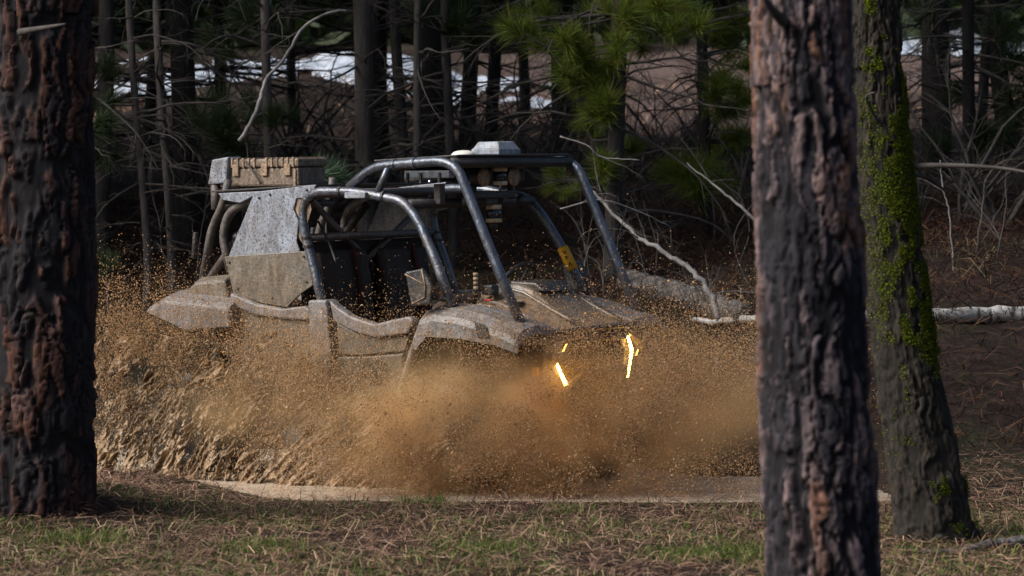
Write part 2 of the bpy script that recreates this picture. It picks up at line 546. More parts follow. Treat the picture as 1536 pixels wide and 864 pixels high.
# puddle
def water_mat():
    m, nt, b = nodes('muddy_water')
    tc = N(nt, 'ShaderNodeTexCoord')
    mp = N(nt, 'ShaderNodeMapping')
    mp.inputs['Scale'].default_value = (1, 2.2, 1)
    nt.links.new(tc.outputs['Object'], mp.inputs['Vector'])
    n1 = N(nt, 'ShaderNodeTexNoise', Scale=3.0, Detail=6.0)
    n2 = N(nt, 'ShaderNodeTexNoise', Scale=26.0, Detail=5.0, Roughness=0.6)
    for n in (n1, n2): nt.links.new(mp.outputs[0], n.inputs['Vector'])
    nt.links.new(ramp(nt, n1.outputs['Fac'], [(0.3, (0.46, 0.36, 0.27)), (0.7, (0.58, 0.48, 0.37))]), b.inputs['Base Color'])
    b.inputs['Roughness'].default_value = 0.10
    b.inputs['IOR'].default_value = 1.33
    bu = N(nt, 'ShaderNodeBump', Strength=0.55, Distance=0.03)
    nt.links.new(n2.outputs['Fac'], bu.inputs['Height'])
    nt.links.new(bu.outputs[0], b.inputs['Normal'])
    return m
M['water'] = water_mat()
X, Y, F = grid_sheet(np.linspace(-9, 2.5, 260), np.linspace(14.5, 18.9, 190))
cal = .25 + .75 * sm(.1, .9, Y - near_edge(X))
Zw = 0.002 + cal * (0.022 * (fbm(X * 2.2, Y * 4.5) - .5) + 0.016 * (fbm(X * 8, Y * 15) - .5))
F = F[((Y - near_edge(X))[F] > -.02).all(1)]
tag(link('water', mesh_np('water', np.stack([X, Y, Zw], 1), F, True), M['water']), 'pale brown muddy puddle the buggy drives through', 'puddle', kind='structure')

# snow lying in the clearing
def snow(name, x0, x1, y0, y1, thr, seed, label):
    X, Y, F = grid_sheet(np.linspace(x0, x1, 130), np.linspace(y0, y1, 90))
    cx, cy = (x0 + x1) / 2, (y0 + y1) / 2
    e = np.maximum(np.abs(X - cx) / (x1 - x0) * 2, np.abs(Y - cy) / (y1 - y0) * 2)
    h = .6 * fbm(X * .55 + seed, Y * .30 + seed) + .4 * fbm(X * 1.3 + seed, Y * 1.1) + .22 * (1 - e ** 2) - .18
    Z = terrain(X, Y) + 0.02 + np.clip((h - thr) * 1.6, -.1, .22)
    keep = (h[F] > thr - .015).all(1)
    me = mesh_np(name, np.stack([X, Y, Z], 1), F[keep], True)
    o = link(name, me, M['snow'])
    return tag(o, label, 'snow', kind='structure')
snow('snow', -8.6, 1.0, 40, 59, .47, 2.0, 'broad band of old snow in the clearing behind the mound')
snow('snow', 6.5, 14.5, 50, 71, .45, 8.0, 'snow patch glimpsed past dark trunks behind the mossy tree')

# ------------------------------------------------------------------ plants: shared geometry
def needle_tuft(n, L, spread=1.0, w=0.0022, droop=0.15):
    """needles fanning out from a twig end that points along +X"""
    a = RNG.uniform(0, 6.2832, n)
    th = np.clip(np.abs(RNG.normal(0.75, 0.42, n)) * spread, .05, 2.3)
    d = np.stack([np.cos(th), np.sin(th) * np.cos(a), np.sin(th) * np.sin(a)], 1)
    base = np.stack([RNG.uniform(-.45, .1, n) * L, RNG.normal(0, .006, n), RNG.normal(0, .006, n)], 1)
    ln = L * RNG.uniform(.65, 1.05, n)
    mid = base + d * (ln * .55)[:, None]
    mid[:, 2] -= droop * .18 * ln
    tip = base + d * ln[:, None]
    tip[:, 2] -= droop * ln
    s = np.cross(d, RNG.normal(0, 1, (n, 3)))
    s /= np.linalg.norm(s, axis=1)[:, None] + 1e-9
    s *= w
    v = np.stack([base - s * .7, base + s * .7, mid + s, mid - s, tip], 1)
    i = np.arange(n)[:, None] * 5
    f = np.concatenate([np.concatenate([i, i + 1, i + 2], 1), np.concatenate([i, i + 2, i + 3], 1), np.concatenate([i + 3, i + 2, i + 4], 1)])
    return v.reshape(-1, 3), f

TUFTS = [needle_tuft(190, 1.0, 1.0, .0085) for _ in range(6)]
TUFTS_SMALL = [needle_tuft(34, 1.0, 1.1, 0.012) for _ in range(5)]

def frame_to(d):
    d = Vector(d).normalized()
    return np.array(d.to_track_quat('X', 'Z').to_matrix())

def join_tufts(name, items, pool=None, width=1.0):
    """items: (position, direction, length)"""
    pool = pool or TUFTS
    vs, fs, b = [], [], 0
    for p, d, L in items:
        v, f = pool[random.randrange(len(pool))]
        roll = random.uniform(0, 6.28)
        c, s = math.cos(roll), math.sin(roll)
        rr = np.array([[1, 0, 0], [0, c, -s], [0, s, c]])
        q = (v @ rr.T) * L
        q = q @ frame_to(d).T + np.array(p)
        vs.append(q)
        fs.append(f + b)
        b += len(q)
    return mesh_np(name, np.concatenate(vs), np.concatenate(fs))

def branch_mesh(name, L, r, twigs, sides=5, wob=.10, droop=.1, twl=.45):
    """a bare branch along +X with side twigs, joined"""
    m = MB()
    def limb(p, d, L, r, n, depth):
        pts, rs = [Vector(p)], [r]
        d = Vector(d).normalized()
        for i in range(n):
            d = (d + Vector((random.gauss(0, wob), random.gauss(0, wob), random.gauss(-droop * .25, wob)))).normalized()
            pts.append(pts[-1] + d * L / n)
            rs.append(r * (1 - .85 * (i + 1) / n))
        m.tube(pts, rs, sides if depth == 0 else 3, cap=False)
        return pts, rs
    pts, rs = limb((0, 0, 0), (1, 0, 0), L, r, 9, 0)
    for k in range(twigs):
        i = random.randrange(2, 9)
        d = (pts[i] - pts[i - 1]).normalized() + Vector((random.uniform(-.3, .3), random.choice((-1, 1)) * random.uniform(.5, 1.2), random.uniform(-.6, .6)))
        p2, r2 = limb(pts[i], d, L * random.uniform(.2, twl), rs[i] * .5, 5, 1)
        for _ in range(2):
            j = random.randrange(1, 5)
            d2 = (p2[j] - p2[j - 1]).normalized() + Vector((random.uniform(-.7, .7), random.uniform(-.7, .7), random.uniform(-.7, .7)))
            limb(p2[j], d2, L * random.uniform(.08, .2), r2[j] * .6, 3, 1)
    return m.mesh(name, True)

BR_POOL = [branch_mesh('branch', 1.0, 0.013, random.randint(5, 10), wob=random.uniform(.08, .2), droop=random.uniform(-.1, .5)) for _ in range(14)]
for b_ in BR_POOL: b_.materials.append(M['twig'])
BR_POOL_D = []
for b_ in BR_POOL:
    c_ = b_.copy(); c_.materials.clear(); c_.materials.append(M['bark_dark']); BR_POOL_D.append(c_)

def add_branch(tree, p, d, L, pool=None):
    o = bpy.data.objects.new('branch', random.choice(pool or BR_POOL))
    COL.objects.link(o)
    o.parent = tree
    o.location = p
    o.rotation_euler = Vector(d).to_track_quat('X', 'Z').to_euler()
    o.scale = (L, L, L)
    return o

# high crowns (they shade the forest floor)
def crown_mesh(name, n, rad, h):
    items = []
    for _ in range(n):
        t = random.random() ** .7
        rr = rad * (1.05 - .75 * t) * math.sqrt(random.uniform(.08, 1))
        a = random.uniform(0, 6.283)
        items.append(((rr * math.cos(a), rr * math.sin(a), h * t), (math.cos(a), math.sin(a), random.uniform(-.1, .6)), random.uniform(.35, .6)))
    return join_tufts(name, items, TUFTS_SMALL)
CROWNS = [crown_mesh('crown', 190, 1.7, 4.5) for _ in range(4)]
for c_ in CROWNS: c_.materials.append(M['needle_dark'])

def trunk_tube(pts, rs, sides=12):
    m = MB()
    p = smooth_path(pts, 4)
    n = len(p)
    q = []
    for i in range(n):
        t = i / (n - 1) * (len(rs) - 1)
        k = min(int(t), len(rs) - 2)
        q.append((rs[k] * (1 - t + k) + rs[k + 1] * (t - k)) * (1 + random.uniform(-.05, .05)))
    m.tube(p, q, sides)
    return m

def forest_tree(name, px_top, px_base, w, d, label, cat='tree', group=None, mat='bark_far', nbr=10, crown=True, height=11.0, brlen=(.5, 1.3), pool=None, blow=None):
    """a straight trunk: photo column at the frame's top and at y=380, width in photo pixels, distance"""
    a = at(px_base, 380, d)
    b = at(px_top, 0, d)
    sl = (b - a) / (b.z - a.z)
    gz = tz(a.x, d)
    base = a + sl * (gz - a.z)
    base.z = gz
    r = w / 2 / FPX * d
    tree = empty(name, base)
    tag(tree, label, cat, group)
    hh = height
    pts = [Vector((0, 0, -.15))] + [sl * (hh * t) + Vector((random.gauss(0, .012), random.gauss(0, .012), 0)) * (hh * .3) * (1 if t < .9 else 0) for t in (.04, .2, .4, .6, .8, 1.0)]
    trunk_tube(pts, [r * 1.35, r * 1.1, r, r * .93, r * .8, r * .55, r * .15]).build('trunk', M[mat], tree, True)
    zv0, zv1 = (blow or .45), (CAM_H + 360 / FPX * d) - gz
    for k in range(int(nbr * (2.5 if d < 27 else 1.6))):
        z = random.uniform(zv0, max(zv1, zv0 + .5) + .4)
        an = random.uniform(0, 6.283)
        dv = Vector((math.cos(an), math.sin(an) * .8, random.uniform(-.28, .3)))
        add_branch(tree, sl * z, dv, random.uniform(*brlen) * (d / 24), pool)
    if crown:
        c = bpy.data.objects.new('crown', random.choice(CROWNS))
        COL.objects.link(c)
        c.parent = tree
        c.location = sl * (zv1 + (2.2 if d < 23.5 else -.2))
        c.rotation_euler = (0, 0, random.uniform(0, 6.28))
        s_ = random.uniform(.85, 1.15) * (.6 if d < 23.5 else 1 if d < 34 else 1.5)
        c.scale = (s_, s_, s_)
    return tree, base, sl

def sprays(tree, base, sl, tufts, d, mat='needle', arm=.009, bend=.12):
    """live branches that carry needle tufts; tufts: (px, py, radius px, depth offset)"""
    items = []
    for (px, py, rp, dd) in tufts:
        P = at(px, py, d + dd) - base
        z = P.z + random.uniform(-.25, .12)
        z = max(z, .3)
        S = sl * z
        mid = (S + P) / 2 + Vector((random.gauss(0, .05), random.gauss(0, .05), -bend * (P - S).length))
        path = smooth_path([S, mid, P], 5)
        MB().tube(path, [arm * (1.5 - 1.1 * i / (len(path) - 1)) for i in range(len(path))], 5, False).build('branch', M['twig'], tree, True)
        dirv = (path[-1] - path[-3]).normalized()
        L = rp / FPX * d
        items.append((P, dirv + Vector((0, 0, .25)), L))
        for q in range(3):
            t = path[int(len(path) * random.uniform(.55, .95))]
            o = Vector((random.gauss(0, .5), random.gauss(0, .5), random.gauss(.2, .3)))
            items.append((t + o * L * .5, dirv + o, L * random.uniform(.55, .85)))
    o = link('crown', join_tufts('crown', items), M[mat], tree)
    return o

# ------------------------------------------------------------------ near trees with bark relief
def bark_trunk(name, pts, rs, cw, ch, depth, mat, parent, nu=150, nv=430, seed=0, flare=.0):
    nu = 160
    path = smooth_path(pts, 12)
    P = np.array([tuple(p) for p in path])
    seg = np.concatenate([[0], np.cumsum(np.linalg.norm(np.diff(P, axis=0), axis=1))])
    T = seg[-1]
    v = np.concatenate([np.linspace(0, 4.4, int(nv * .88), endpoint=False), np.linspace(4.4, T, nv - int(nv * .88))])
    C = np.stack([np.interp(v, seg, P[:, k]) for k in range(3)], 1)
    tr = np.linspace(0, 1, len(rs))
    rad = np.interp(v / T, tr, rs) * (1 + flare * np.exp(-v / .16))
    a = np.linspace(0, 2 * np.pi, nu, endpoint=False)
    A, Vv = np.meshgrid(a, v)
    r0 = float(np.mean(rs))
    k = 1.0 / cw
    q = cw / ch
    ca, sa = np.cos(A), np.sin(A)
    X0, Y0, Z0 = ca * r0 * k + seed, sa * r0 * k + seed * .7, Vv * k * q
    fine = fbm(ca * r0 * 45, sa * r0 * 45, Vv * 22, 4)
    wx = (fbm(X0 * .9 + 31, Y0 * .9, Z0 * 2.0, 3) - .5)
    wz = (fbm(X0 * .9 + 71, Y0 * .9, Z0 * 2.0, 3) - .5)
    def flakes(kw, kh, sd):
        nc = max(5, int(round(2 * np.pi * r0 / kw)))
        U2 = A / (2 * np.pi) * nc + wx * 1.2 * cw / kw
        W2 = Vv / kh + wz * 1.0 * ch / kh
        ci, cj = np.floor(U2), np.floor(W2)
        f1 = np.full(U2.shape, 9.0); f2 = f1.copy(); cid = np.zeros(U2.shape); dv = cid.copy(); du = cid.copy()
        for di in (-1, 0, 1):
            for dj in (-1, 0, 1):
                ii, jj = ci + di, cj + dj
                wi = np.mod(ii, nc)
                ex = U2 - ii - _hash(wi, jj, np.full_like(wi, sd + 1.))
                ez = W2 - jj - _hash(wi, jj, np.full_like(wi, sd + 2.))
                dd = np.abs(ex) * .75 + np.hypot(ex, ez) * .5
                h = _hash(wi, jj, np.full_like(wi, sd + 3.))
                lt = dd < f1
                f2 = np.where(lt, f1, np.minimum(f2, dd))
                cid = np.where(lt, h, cid); dv = np.where(lt, ez, dv); du = np.where(lt, ex, du)
                f1 = np.where(lt, dd, f1)
        return f2 - f1, cid, du, dv
    e1, c1, du, dv = flakes(cw, ch, seed)
    e2, c2, du2, dv2 = flakes(cw / 2.1, ch / 2.6, seed + 9)
    rid = np.abs(2 * fbm(X0 * .75 + wx * .8, Y0 * .75 + wx * .8, Z0 * .8, 3) - 1)
    furrow = sm(.05, .16, rid)
    plate = furrow * sm(.01, .09, e1) * (.55 + .45 * sm(.0, .10, e2))
    hgt = depth * (plate * (.30 + .55 * c1 + .45 * dv * (c1 - .3) + .25 * du) + .30 * plate * c2 + .22 * (fine - .5))
    patchy = fbm(X0 * .35 + 50, Y0 * .35, Z0 * .6, 3)
    cid = np.clip(.62 * c1 + .26 * c2 + 1.0 * (patchy - .5) + .14, 0, 1)
    RR = rad[:, None] + hgt - depth * .5
    if flare:
        RR = RR * (1 + flare * .6 * np.exp(-Vv / .25) * (np.sin(A * 5 + seed) * .35))
    V3 = np.stack([C[:, 0:1] + RR * ca, C[:, 1:2] + RR * sa, np.repeat(C[:, 2:3], nu, 1)], -1).reshape(-1, 3)
    i = np.arange(nu * nv).reshape(nv, nu)
    j = np.roll(i, -1, axis=1)
    f = np.stack([i[:-1], j[:-1], j[1:], i[1:]], -1).reshape(-1, 4)
    me = mesh_np(name, V3, f, True)
    float_attr(me, 'plate', (plate * (.55 + .45 * sm(.35, .6, fine))).ravel())
    float_attr(me, 'cell', cid.ravel())
    o = link(name, me, M[mat], parent)
    return o, (C, rad, v)

def near_tree(name, pxs, d, halfw, label, mat, top, cw, ch, depth, seed, flare, nv):
    """pxs: (px, py) down the trunk's middle"""
    p = [at(a, b, d) for a, b in pxs]
    gz = tz(p[-1].x, d) - .12
    last = p[-1] + (p[-1] - p[-2]) * ((gz - p[-1].z) / (p[-1].z - p[-2].z))
    up_ = p[0] + (p[0] - p[1]) * .5
    first = up_ + Vector(((p[0] - p[1]).x / (p[0] - p[1]).z * .3, 0, 1)) * (top - up_.z)
    first_ = p[0] + (p[0] - p[1]) * ((top - p[0].z) / (p[0].z - p[1].z))
    base = Vector((last.x, last.y, gz))
    chain = [last] + p[::-1] + [up_, first]
    t = empty(name, base)
    tag(t, label, 'tree')
    rs = [h / FPX * d for h in halfw]
    o, info = bark_trunk('trunk', [q - base for q in chain], rs, cw, ch, depth, mat, t, seed=seed, flare=flare, nv=nv)
    cr = bpy.data.objects.new('crown', random.choice(CROWNS))
    COL.objects.link(cr)
    cr.parent = t
    cr.location = first - base - Vector((0, 0, 1.2))
    cr.scale = (1.2, 1.2, 1.2)
    return t, base, info

pineA, baseA, infA = near_tree('pine_tree', [(62, 0), (60, 400), (56, 780)], 13.5, [84, 80, 77, 75, 73, 70, 68, 66, 64, 60, 55], 'big red-barked pine trunk rising from the needle-covered bank by the puddle', 'bark_red', 11.0, .078, .28, .034, 3, .10, 520)
pineB, baseB, infB = near_tree('pine_tree', [(1203, 0), (1216, 430), (1235, 860)], 9.0, [88, 79, 71, 70, 68, 66, 64, 61, 58, 54, 50], 'pine trunk with pinkish grey plated bark just before the moss-covered tree', 'bark_pink', 11.5, .046, .19, .024, 11, .05, 620)
treeC, baseC, infC = near_tree('mossy_tree', [(1310, 0), (1322, 200), (1345, 430), (1372, 620), (1408, 815)], 12.7, [60, 46, 38, 33, 32, 31, 30, 28, 26, 24, 20], 'leaning tree trunk with bright green moss over its bark', 'bark_grey', 10.5, .040, .16, .020, 23, .10, 420)

# moss cushions on the leaning tree: small leafy faces over its bark
def moss_on(tree, info, n):
    C, rad, v = info
    m = n * 12
    k = RNG.integers(0, len(v), m)
    a = RNG.normal(-.85, .8, m)
    hgt = C[k, 2]
    w = sm(.75, 1.25, hgt) * (1 - .9 * sm(2.05, 2.45, hgt))
    nz = .4 * fbm(np.cos(a) * 1.1, np.sin(a) * 1.1, hgt * 3.0, 3) + .6 * (1.6 * fbm(np.cos(a) * 3.2 + 5, np.sin(a) * 3.2, hgt * 15, 2) - .3)
    keep = nz + .34 * w + RNG.uniform(-.09, .09, m) > .735
    k, a = k[keep][:n], a[keep][:n]
    n = len(k)
    nrm = np.stack([np.cos(a), np.sin(a), RNG.normal(.15, .25, n)], 1)
    c = C[k] + nrm * np.array([1, 1, 0]) * (rad[k] + RNG.uniform(-.002, .014, n))[:, None]
    c[:, 2] += RNG.normal(0, .006, n)
    e1 = np.cross(nrm, RNG.normal(0, 1, (n, 3))); e1 /= np.linalg.norm(e1, axis=1)[:, None]
    e2 = np.cross(nrm, e1) + nrm * RNG.uniform(-.6, .6, (n, 1))
    q = RNG.uniform(.0018, .0050, (n, 1))
    vs = np.stack([c - e1 * q, c - e2 * q * .6 + nrm * .003, c + e1 * q, c + e2 * q * .9 + nrm * .006], 1)
    f = np.arange(n * 4).reshape(n, 4)
    o = link('moss', mesh_np('moss', vs.reshape(-1, 3), f), M['moss'], tree)
    o['kind'] = 'stuff'
moss_on(treeC, infC, 34000)

# small dead stubs on the near trunks
def stub(tree, base, path, r, mat='twig'):
    MB().tube(smooth_path([p - base for p in path], 5), [r * (1 - .7 * i / ((len(path) - 1) * 5)) for i in range((len(path) - 1) * 5 + 1)], 7).build('branch', M[mat], tree, True)
stub(pineA, baseA, [at(60, 45, 13.4), at(30, 48, 13.1), at(98, 36, 12.7)][1:], .018)
stub(pineB, baseB, [at(1200, 55, 9.0), at(1165, 22, 8.8), at(1145, -5, 8.7)], .026)
stub(treeC, baseC, [at(1345, 250, 12.7), at(1420, 248, 12.6), at(1500, 252, 12.5), at(1560, 262, 12.4)], .016)
stub(treeC, baseC, [at(1345, 255, 12.7), at(1392, 268, 12.8), at(1425, 292, 12.9)], .014)
stub(treeC, baseC, [at(1330, 205, 12.65), at(1300, 150, 12.5), at(1312, 138, 12.45)], .010)

# ------------------------------------------------------------------ trees of the wood behind
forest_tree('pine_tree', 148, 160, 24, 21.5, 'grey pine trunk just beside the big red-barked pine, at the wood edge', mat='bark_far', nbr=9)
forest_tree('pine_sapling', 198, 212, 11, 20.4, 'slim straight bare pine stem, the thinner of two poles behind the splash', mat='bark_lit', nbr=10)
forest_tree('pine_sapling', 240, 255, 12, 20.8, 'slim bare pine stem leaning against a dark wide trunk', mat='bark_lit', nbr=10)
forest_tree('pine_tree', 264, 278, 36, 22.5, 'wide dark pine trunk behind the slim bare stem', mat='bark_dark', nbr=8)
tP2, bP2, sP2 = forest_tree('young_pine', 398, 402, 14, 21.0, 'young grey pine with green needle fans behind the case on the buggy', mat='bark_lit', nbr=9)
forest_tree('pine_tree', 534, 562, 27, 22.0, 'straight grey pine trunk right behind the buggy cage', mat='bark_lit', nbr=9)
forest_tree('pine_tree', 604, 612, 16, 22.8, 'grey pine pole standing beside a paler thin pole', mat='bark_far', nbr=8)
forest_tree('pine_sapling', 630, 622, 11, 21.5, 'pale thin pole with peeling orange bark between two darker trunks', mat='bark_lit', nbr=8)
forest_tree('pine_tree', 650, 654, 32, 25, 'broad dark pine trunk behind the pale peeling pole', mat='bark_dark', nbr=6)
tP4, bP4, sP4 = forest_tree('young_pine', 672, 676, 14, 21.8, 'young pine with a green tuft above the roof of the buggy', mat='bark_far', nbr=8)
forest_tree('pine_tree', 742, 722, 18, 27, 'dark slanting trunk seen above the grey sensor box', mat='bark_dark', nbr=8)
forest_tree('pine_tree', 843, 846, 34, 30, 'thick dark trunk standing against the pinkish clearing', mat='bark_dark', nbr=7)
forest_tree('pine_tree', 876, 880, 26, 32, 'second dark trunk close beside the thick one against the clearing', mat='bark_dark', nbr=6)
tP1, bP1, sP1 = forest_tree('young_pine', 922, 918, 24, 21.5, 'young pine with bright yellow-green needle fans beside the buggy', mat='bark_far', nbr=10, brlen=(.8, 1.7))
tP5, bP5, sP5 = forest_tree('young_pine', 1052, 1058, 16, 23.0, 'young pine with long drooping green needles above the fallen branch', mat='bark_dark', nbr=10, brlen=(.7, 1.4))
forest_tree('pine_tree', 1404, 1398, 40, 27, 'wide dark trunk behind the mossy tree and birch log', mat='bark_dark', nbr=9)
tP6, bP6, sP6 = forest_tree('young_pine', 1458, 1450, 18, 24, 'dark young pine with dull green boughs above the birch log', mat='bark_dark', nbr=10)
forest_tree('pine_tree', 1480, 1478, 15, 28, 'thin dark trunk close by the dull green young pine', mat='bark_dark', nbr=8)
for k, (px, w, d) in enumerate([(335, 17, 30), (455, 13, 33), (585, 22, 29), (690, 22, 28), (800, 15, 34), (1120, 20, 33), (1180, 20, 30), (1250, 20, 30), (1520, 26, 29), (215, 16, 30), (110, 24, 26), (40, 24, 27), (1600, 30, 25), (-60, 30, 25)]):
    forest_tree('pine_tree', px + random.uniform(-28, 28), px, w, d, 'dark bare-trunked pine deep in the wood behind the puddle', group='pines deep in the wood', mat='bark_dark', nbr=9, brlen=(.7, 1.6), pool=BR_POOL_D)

for k, (x, y) in enumerate([(-8, 20), (-10.5, 21.5), (-7, 23), (-9.5, 25), (-13, 20.5), (-12.5, 24), (-15.5, 22.5), (-16, 26), (-8.5, 28), (-12, 28.5), (-19, 24), (-18.5, 20.5), (-6.3, 21.2), (-11, 32)]):  # unseen pines added left of the view; their low crowns shade the wood
    t_, b_, s_ = forest_tree('pine_tree', 768 + x / y * FPX, 768 + x / y * FPX, 40, y, 'unseen tall pine added left of the view to shade the wood', group='added shade pines left of the view', mat='bark_far', nbr=2, crown=False)
    for q in range(3):
        c = bpy.data.objects.new('crown', CROWNS[(k + q) % 4]); COL.objects.link(c); c.parent = t_
        c.location = (0, 0, 1.2 + 3.0 * q); c.rotation_euler = (0, 0, k + 2 * q); c.scale = (1.5 - .25 * q, 1.5 - .25 * q, 1)
sprays(tP1, bP1, sP1, [(768, 42, 48, -.3), (812, 66, 46, .2), (866, 92, 56, -.2), (900, 112, 62, 0), (940, 20, 62, -.3), (1000, 32, 56, .3), (886, 20, 46, .5), (868, 132, 50, .2), (912, 150, 46, -.4), (1028, 18, 46, .2), (840, 262, 34, .3), (905, 250, 44, -.2), (828, 282, 26, .2), (950, 222, 34, .1), (880, 190, 36, .4), (965, 70, 40, .6), (790, 20, 44, .3), (845, 60, 48, -.5), (925, 80, 50, -.5), (985, 10, 52, -.6), (1045, 40, 46, -.5), (910, 175, 40, -.3), (845, 110, 44, -.4)], 21.5)
sprays(tP5, bP5, sP5, [(1030, 268, 66, -.3), (1010, 258, 48, .1), (1086, 122, 52, -.4), (1100, 168, 48, .2), (1108, 205, 44, -.2), (1080, 62, 44, .3), (1128, 96, 44, 0), (1060, 238, 38, .4), (1112, 30, 46, .1), (1050, 285, 56, -.5), (1125, 150, 46, -.5), (1070, 140, 46, -.6), (1100, 225, 40, .3)], 23.0)
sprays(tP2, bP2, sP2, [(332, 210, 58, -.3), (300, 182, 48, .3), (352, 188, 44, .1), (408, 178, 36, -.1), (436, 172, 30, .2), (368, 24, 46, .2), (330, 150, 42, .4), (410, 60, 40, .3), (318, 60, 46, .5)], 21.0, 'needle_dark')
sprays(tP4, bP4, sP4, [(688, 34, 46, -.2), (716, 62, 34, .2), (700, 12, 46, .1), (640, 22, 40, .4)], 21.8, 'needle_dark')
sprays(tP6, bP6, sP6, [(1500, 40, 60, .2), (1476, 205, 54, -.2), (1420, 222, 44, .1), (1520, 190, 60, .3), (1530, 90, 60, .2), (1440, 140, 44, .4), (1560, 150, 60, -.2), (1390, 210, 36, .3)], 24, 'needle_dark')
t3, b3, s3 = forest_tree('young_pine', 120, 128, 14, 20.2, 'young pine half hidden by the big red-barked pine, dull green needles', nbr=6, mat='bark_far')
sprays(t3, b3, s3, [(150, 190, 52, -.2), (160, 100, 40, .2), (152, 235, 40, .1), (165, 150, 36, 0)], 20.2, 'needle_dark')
# seedling behind the case, and one at the splash's edge
def seedling(px, py, rp, d, label, n, mat):
    P = at(px, py, d)
    base = Vector((P.x, d, tz(P.x, d)))
    t = empty('pine_seedling', base)
    tag(t, label, 'sapling')
    h = P.z - base.z
    MB().tube([(0, 0, -.05), (.01, 0, h * .5), (0, 0, h)], [.012, .009, .005], 6).build('stem', M['twig'], t, True)
    L = rp / FPX * d
    link('crown', join_tufts('crown', [((random.gauss(0, .2) * L, random.gauss(0, .2) * L, h + random.gauss(0, .12) * L), (random.gauss(0, 1), random.gauss(0, 1), random.uniform(.1, .9)), L) for _ in range(n)]), M[mat], t)
seedling(488, 266, 46, 18.9, 'blue-green pine seedling peeping out behind the tan case', 4, 'needle_blue')
seedling(160, 398, 34, 19.6, 'low green pine seedling at the splash edge by the big red-barked pine', 3, 'needle_dark')

# far wood as one dark mass
def far_wood():
    n = 70000
    x = RNG.uniform(-34, 34, n)
    y = RNG.uniform(62, 92, n)
    z = terrain(x, y) + 14 * RNG.uniform(0, 1, n) ** 1.6
    dens = fbm(x * .35, y * .35, z * .3)
    k = dens > .36
    P = np.stack([x, y, z], 1)[k]
    n = len(P)
    d = RNG.normal(0, 1, (n, 3)); d /= np.linalg.norm(d, axis=1)[:, None]
    e = np.cross(d, RNG.normal(0, 1, (n, 3))); e /= np.linalg.norm(e, axis=1)[:, None]
    s = RNG.uniform(.25, .7, n)[:, None]
    v = np.stack([P - d * s, P + e * s * .35, P + d * s, P - e * s * .35], 1)
    return mesh_np('far_wood', v.reshape(-1, 3), np.arange(n * 4).reshape(n, 4))
tag(link('far_wood', far_wood(), M['needle_dark']), 'dark evergreen wood beyond the snowy clearing', 'woods', kind='stuff')
for k in range(26):
    x = -22 + 44 * (k + random.uniform(.1, .9)) / 26
    y = random.uniform(60, 70)
    t = empty('pine_tree', (x, y, tz(x, y)))
    tag(t, 'distant dark trunk at the edge of the wood beyond the snow', 'tree', 'distant trunks beyond the snow')
    r = random.uniform(.12, .24)
    trunk_tube([(0, 0, -.2), (random.gauss(0, .1), 0, 4), (random.gauss(0, .2), 0, 12)], [r * 1.2, r, r * .5], 8).build('trunk', M['bark_dark'], t, True)

# ------------------------------------------------------------------ dead wood
def limb_thing(name, path, r0, r1, mat, label, cat, sides=10, twigs=0, lump=.06):
    p = smooth_path(path, 7)
    p = [q + Vector((random.gauss(0, .25), random.gauss(0, .25), random.gauss(0, .25))) * min(r0, .03) for q in p]
    base = p[0].copy()
    t = empty(name, base)
    tag(t, label, cat)
    n = len(p)
    MB().tube([q - base for q in p], [(r0 + (r1 - r0) * i / (n - 1)) * (1 + random.uniform(-lump, lump)) for i in range(n)], sides).build('stem', M[mat], t, True)
    for k in range(twigs):
        i = random.randrange(n // 6, n)
        d = (p[min(i + 1, n - 1)] - p[i - 1]).normalized() + Vector((random.gauss(0, .6), random.gauss(0, .6), random.gauss(.1, .6)))
        o = add_branch(t, p[i] - base, d, random.uniform(.25, .6))
        o.name = 'twig'
    return t
def gpt(px, d, up=0.0):
    x = (px - 768) / FPX * d
    return Vector((x, d, tz(x, d) + up))
def on_bank(px, py, up=0.0):
    d = np.linspace(16.6, 26, 600)
    x = (px - 768) / FPX * d
    z = terrain(x, d) + up
    yy = 340 + (CAM_H - z) / d * FPX
    k = int(np.argmax(yy < py))
    return Vector((x[k], d[k], z[k]))
limb_thing('birch_log', [on_bank(1660, 470, .03), on_bank(1500, 472, .05), on_bank(1390, 474, .05), on_bank(1250, 476, .05), on_bank(1140, 479, .04), on_bank(1042, 483, .03)], .066, .018, 'birch', 'fallen white birch log lying along the far bank', 'log', 12, 5)
limb_thing('fallen_log', [on_bank(1118, 474, .06), on_bank(1060, 456, .07), on_bank(1000, 437, .07), on_bank(940, 424, .07)], .080, .105, 'log', 'thick grey rough-barked log lying aslant beside the buggy', 'log', 14, 2, .12)
limb_thing('dead_branch', [at(1078, 478, 19.2), at(1062, 436, 19.3), at(1035, 405, 19.4), at(985, 372, 19.6), at(945, 345, 19.8), at(905, 305, 20.0), at(884, 278, 20.1)], .024, .009, 'twig_pale', 'pale bare branch leaning up from the birch log towards the buggy', 'branch', 8, 7)
limb_thing('dead_branch', [at(1140, 336, 20.5), at(1105, 305, 20.6), at(1068, 275, 20.7), at(1030, 245, 20.8)], .014, .006, 'twig_pale', 'thin pale stick slanting down behind the pinkish grey pine', 'branch', 6, 2)
limb_thing('dead_branch', [at(1150, 443, 20.2), at(1110, 438, 20.2), at(1070, 440, 20.1), at(1040, 452, 20.0)], .010, .006, 'twig_pale', 'short crooked twig lying over the rough grey log', 'branch', 6, 3)
limb_thing('dead_branch', [at(520, 16, 20.0), at(492, 20, 19.9), at(455, 42, 19.8), at(425, 90, 19.7), at(400, 118, 19.6), at(384, 168, 19.5), at(360, 211, 19.4)], .009, .016, 'twig_pale', 'pale crooked dead branch hanging down above the tan case', 'branch', 7, 5)
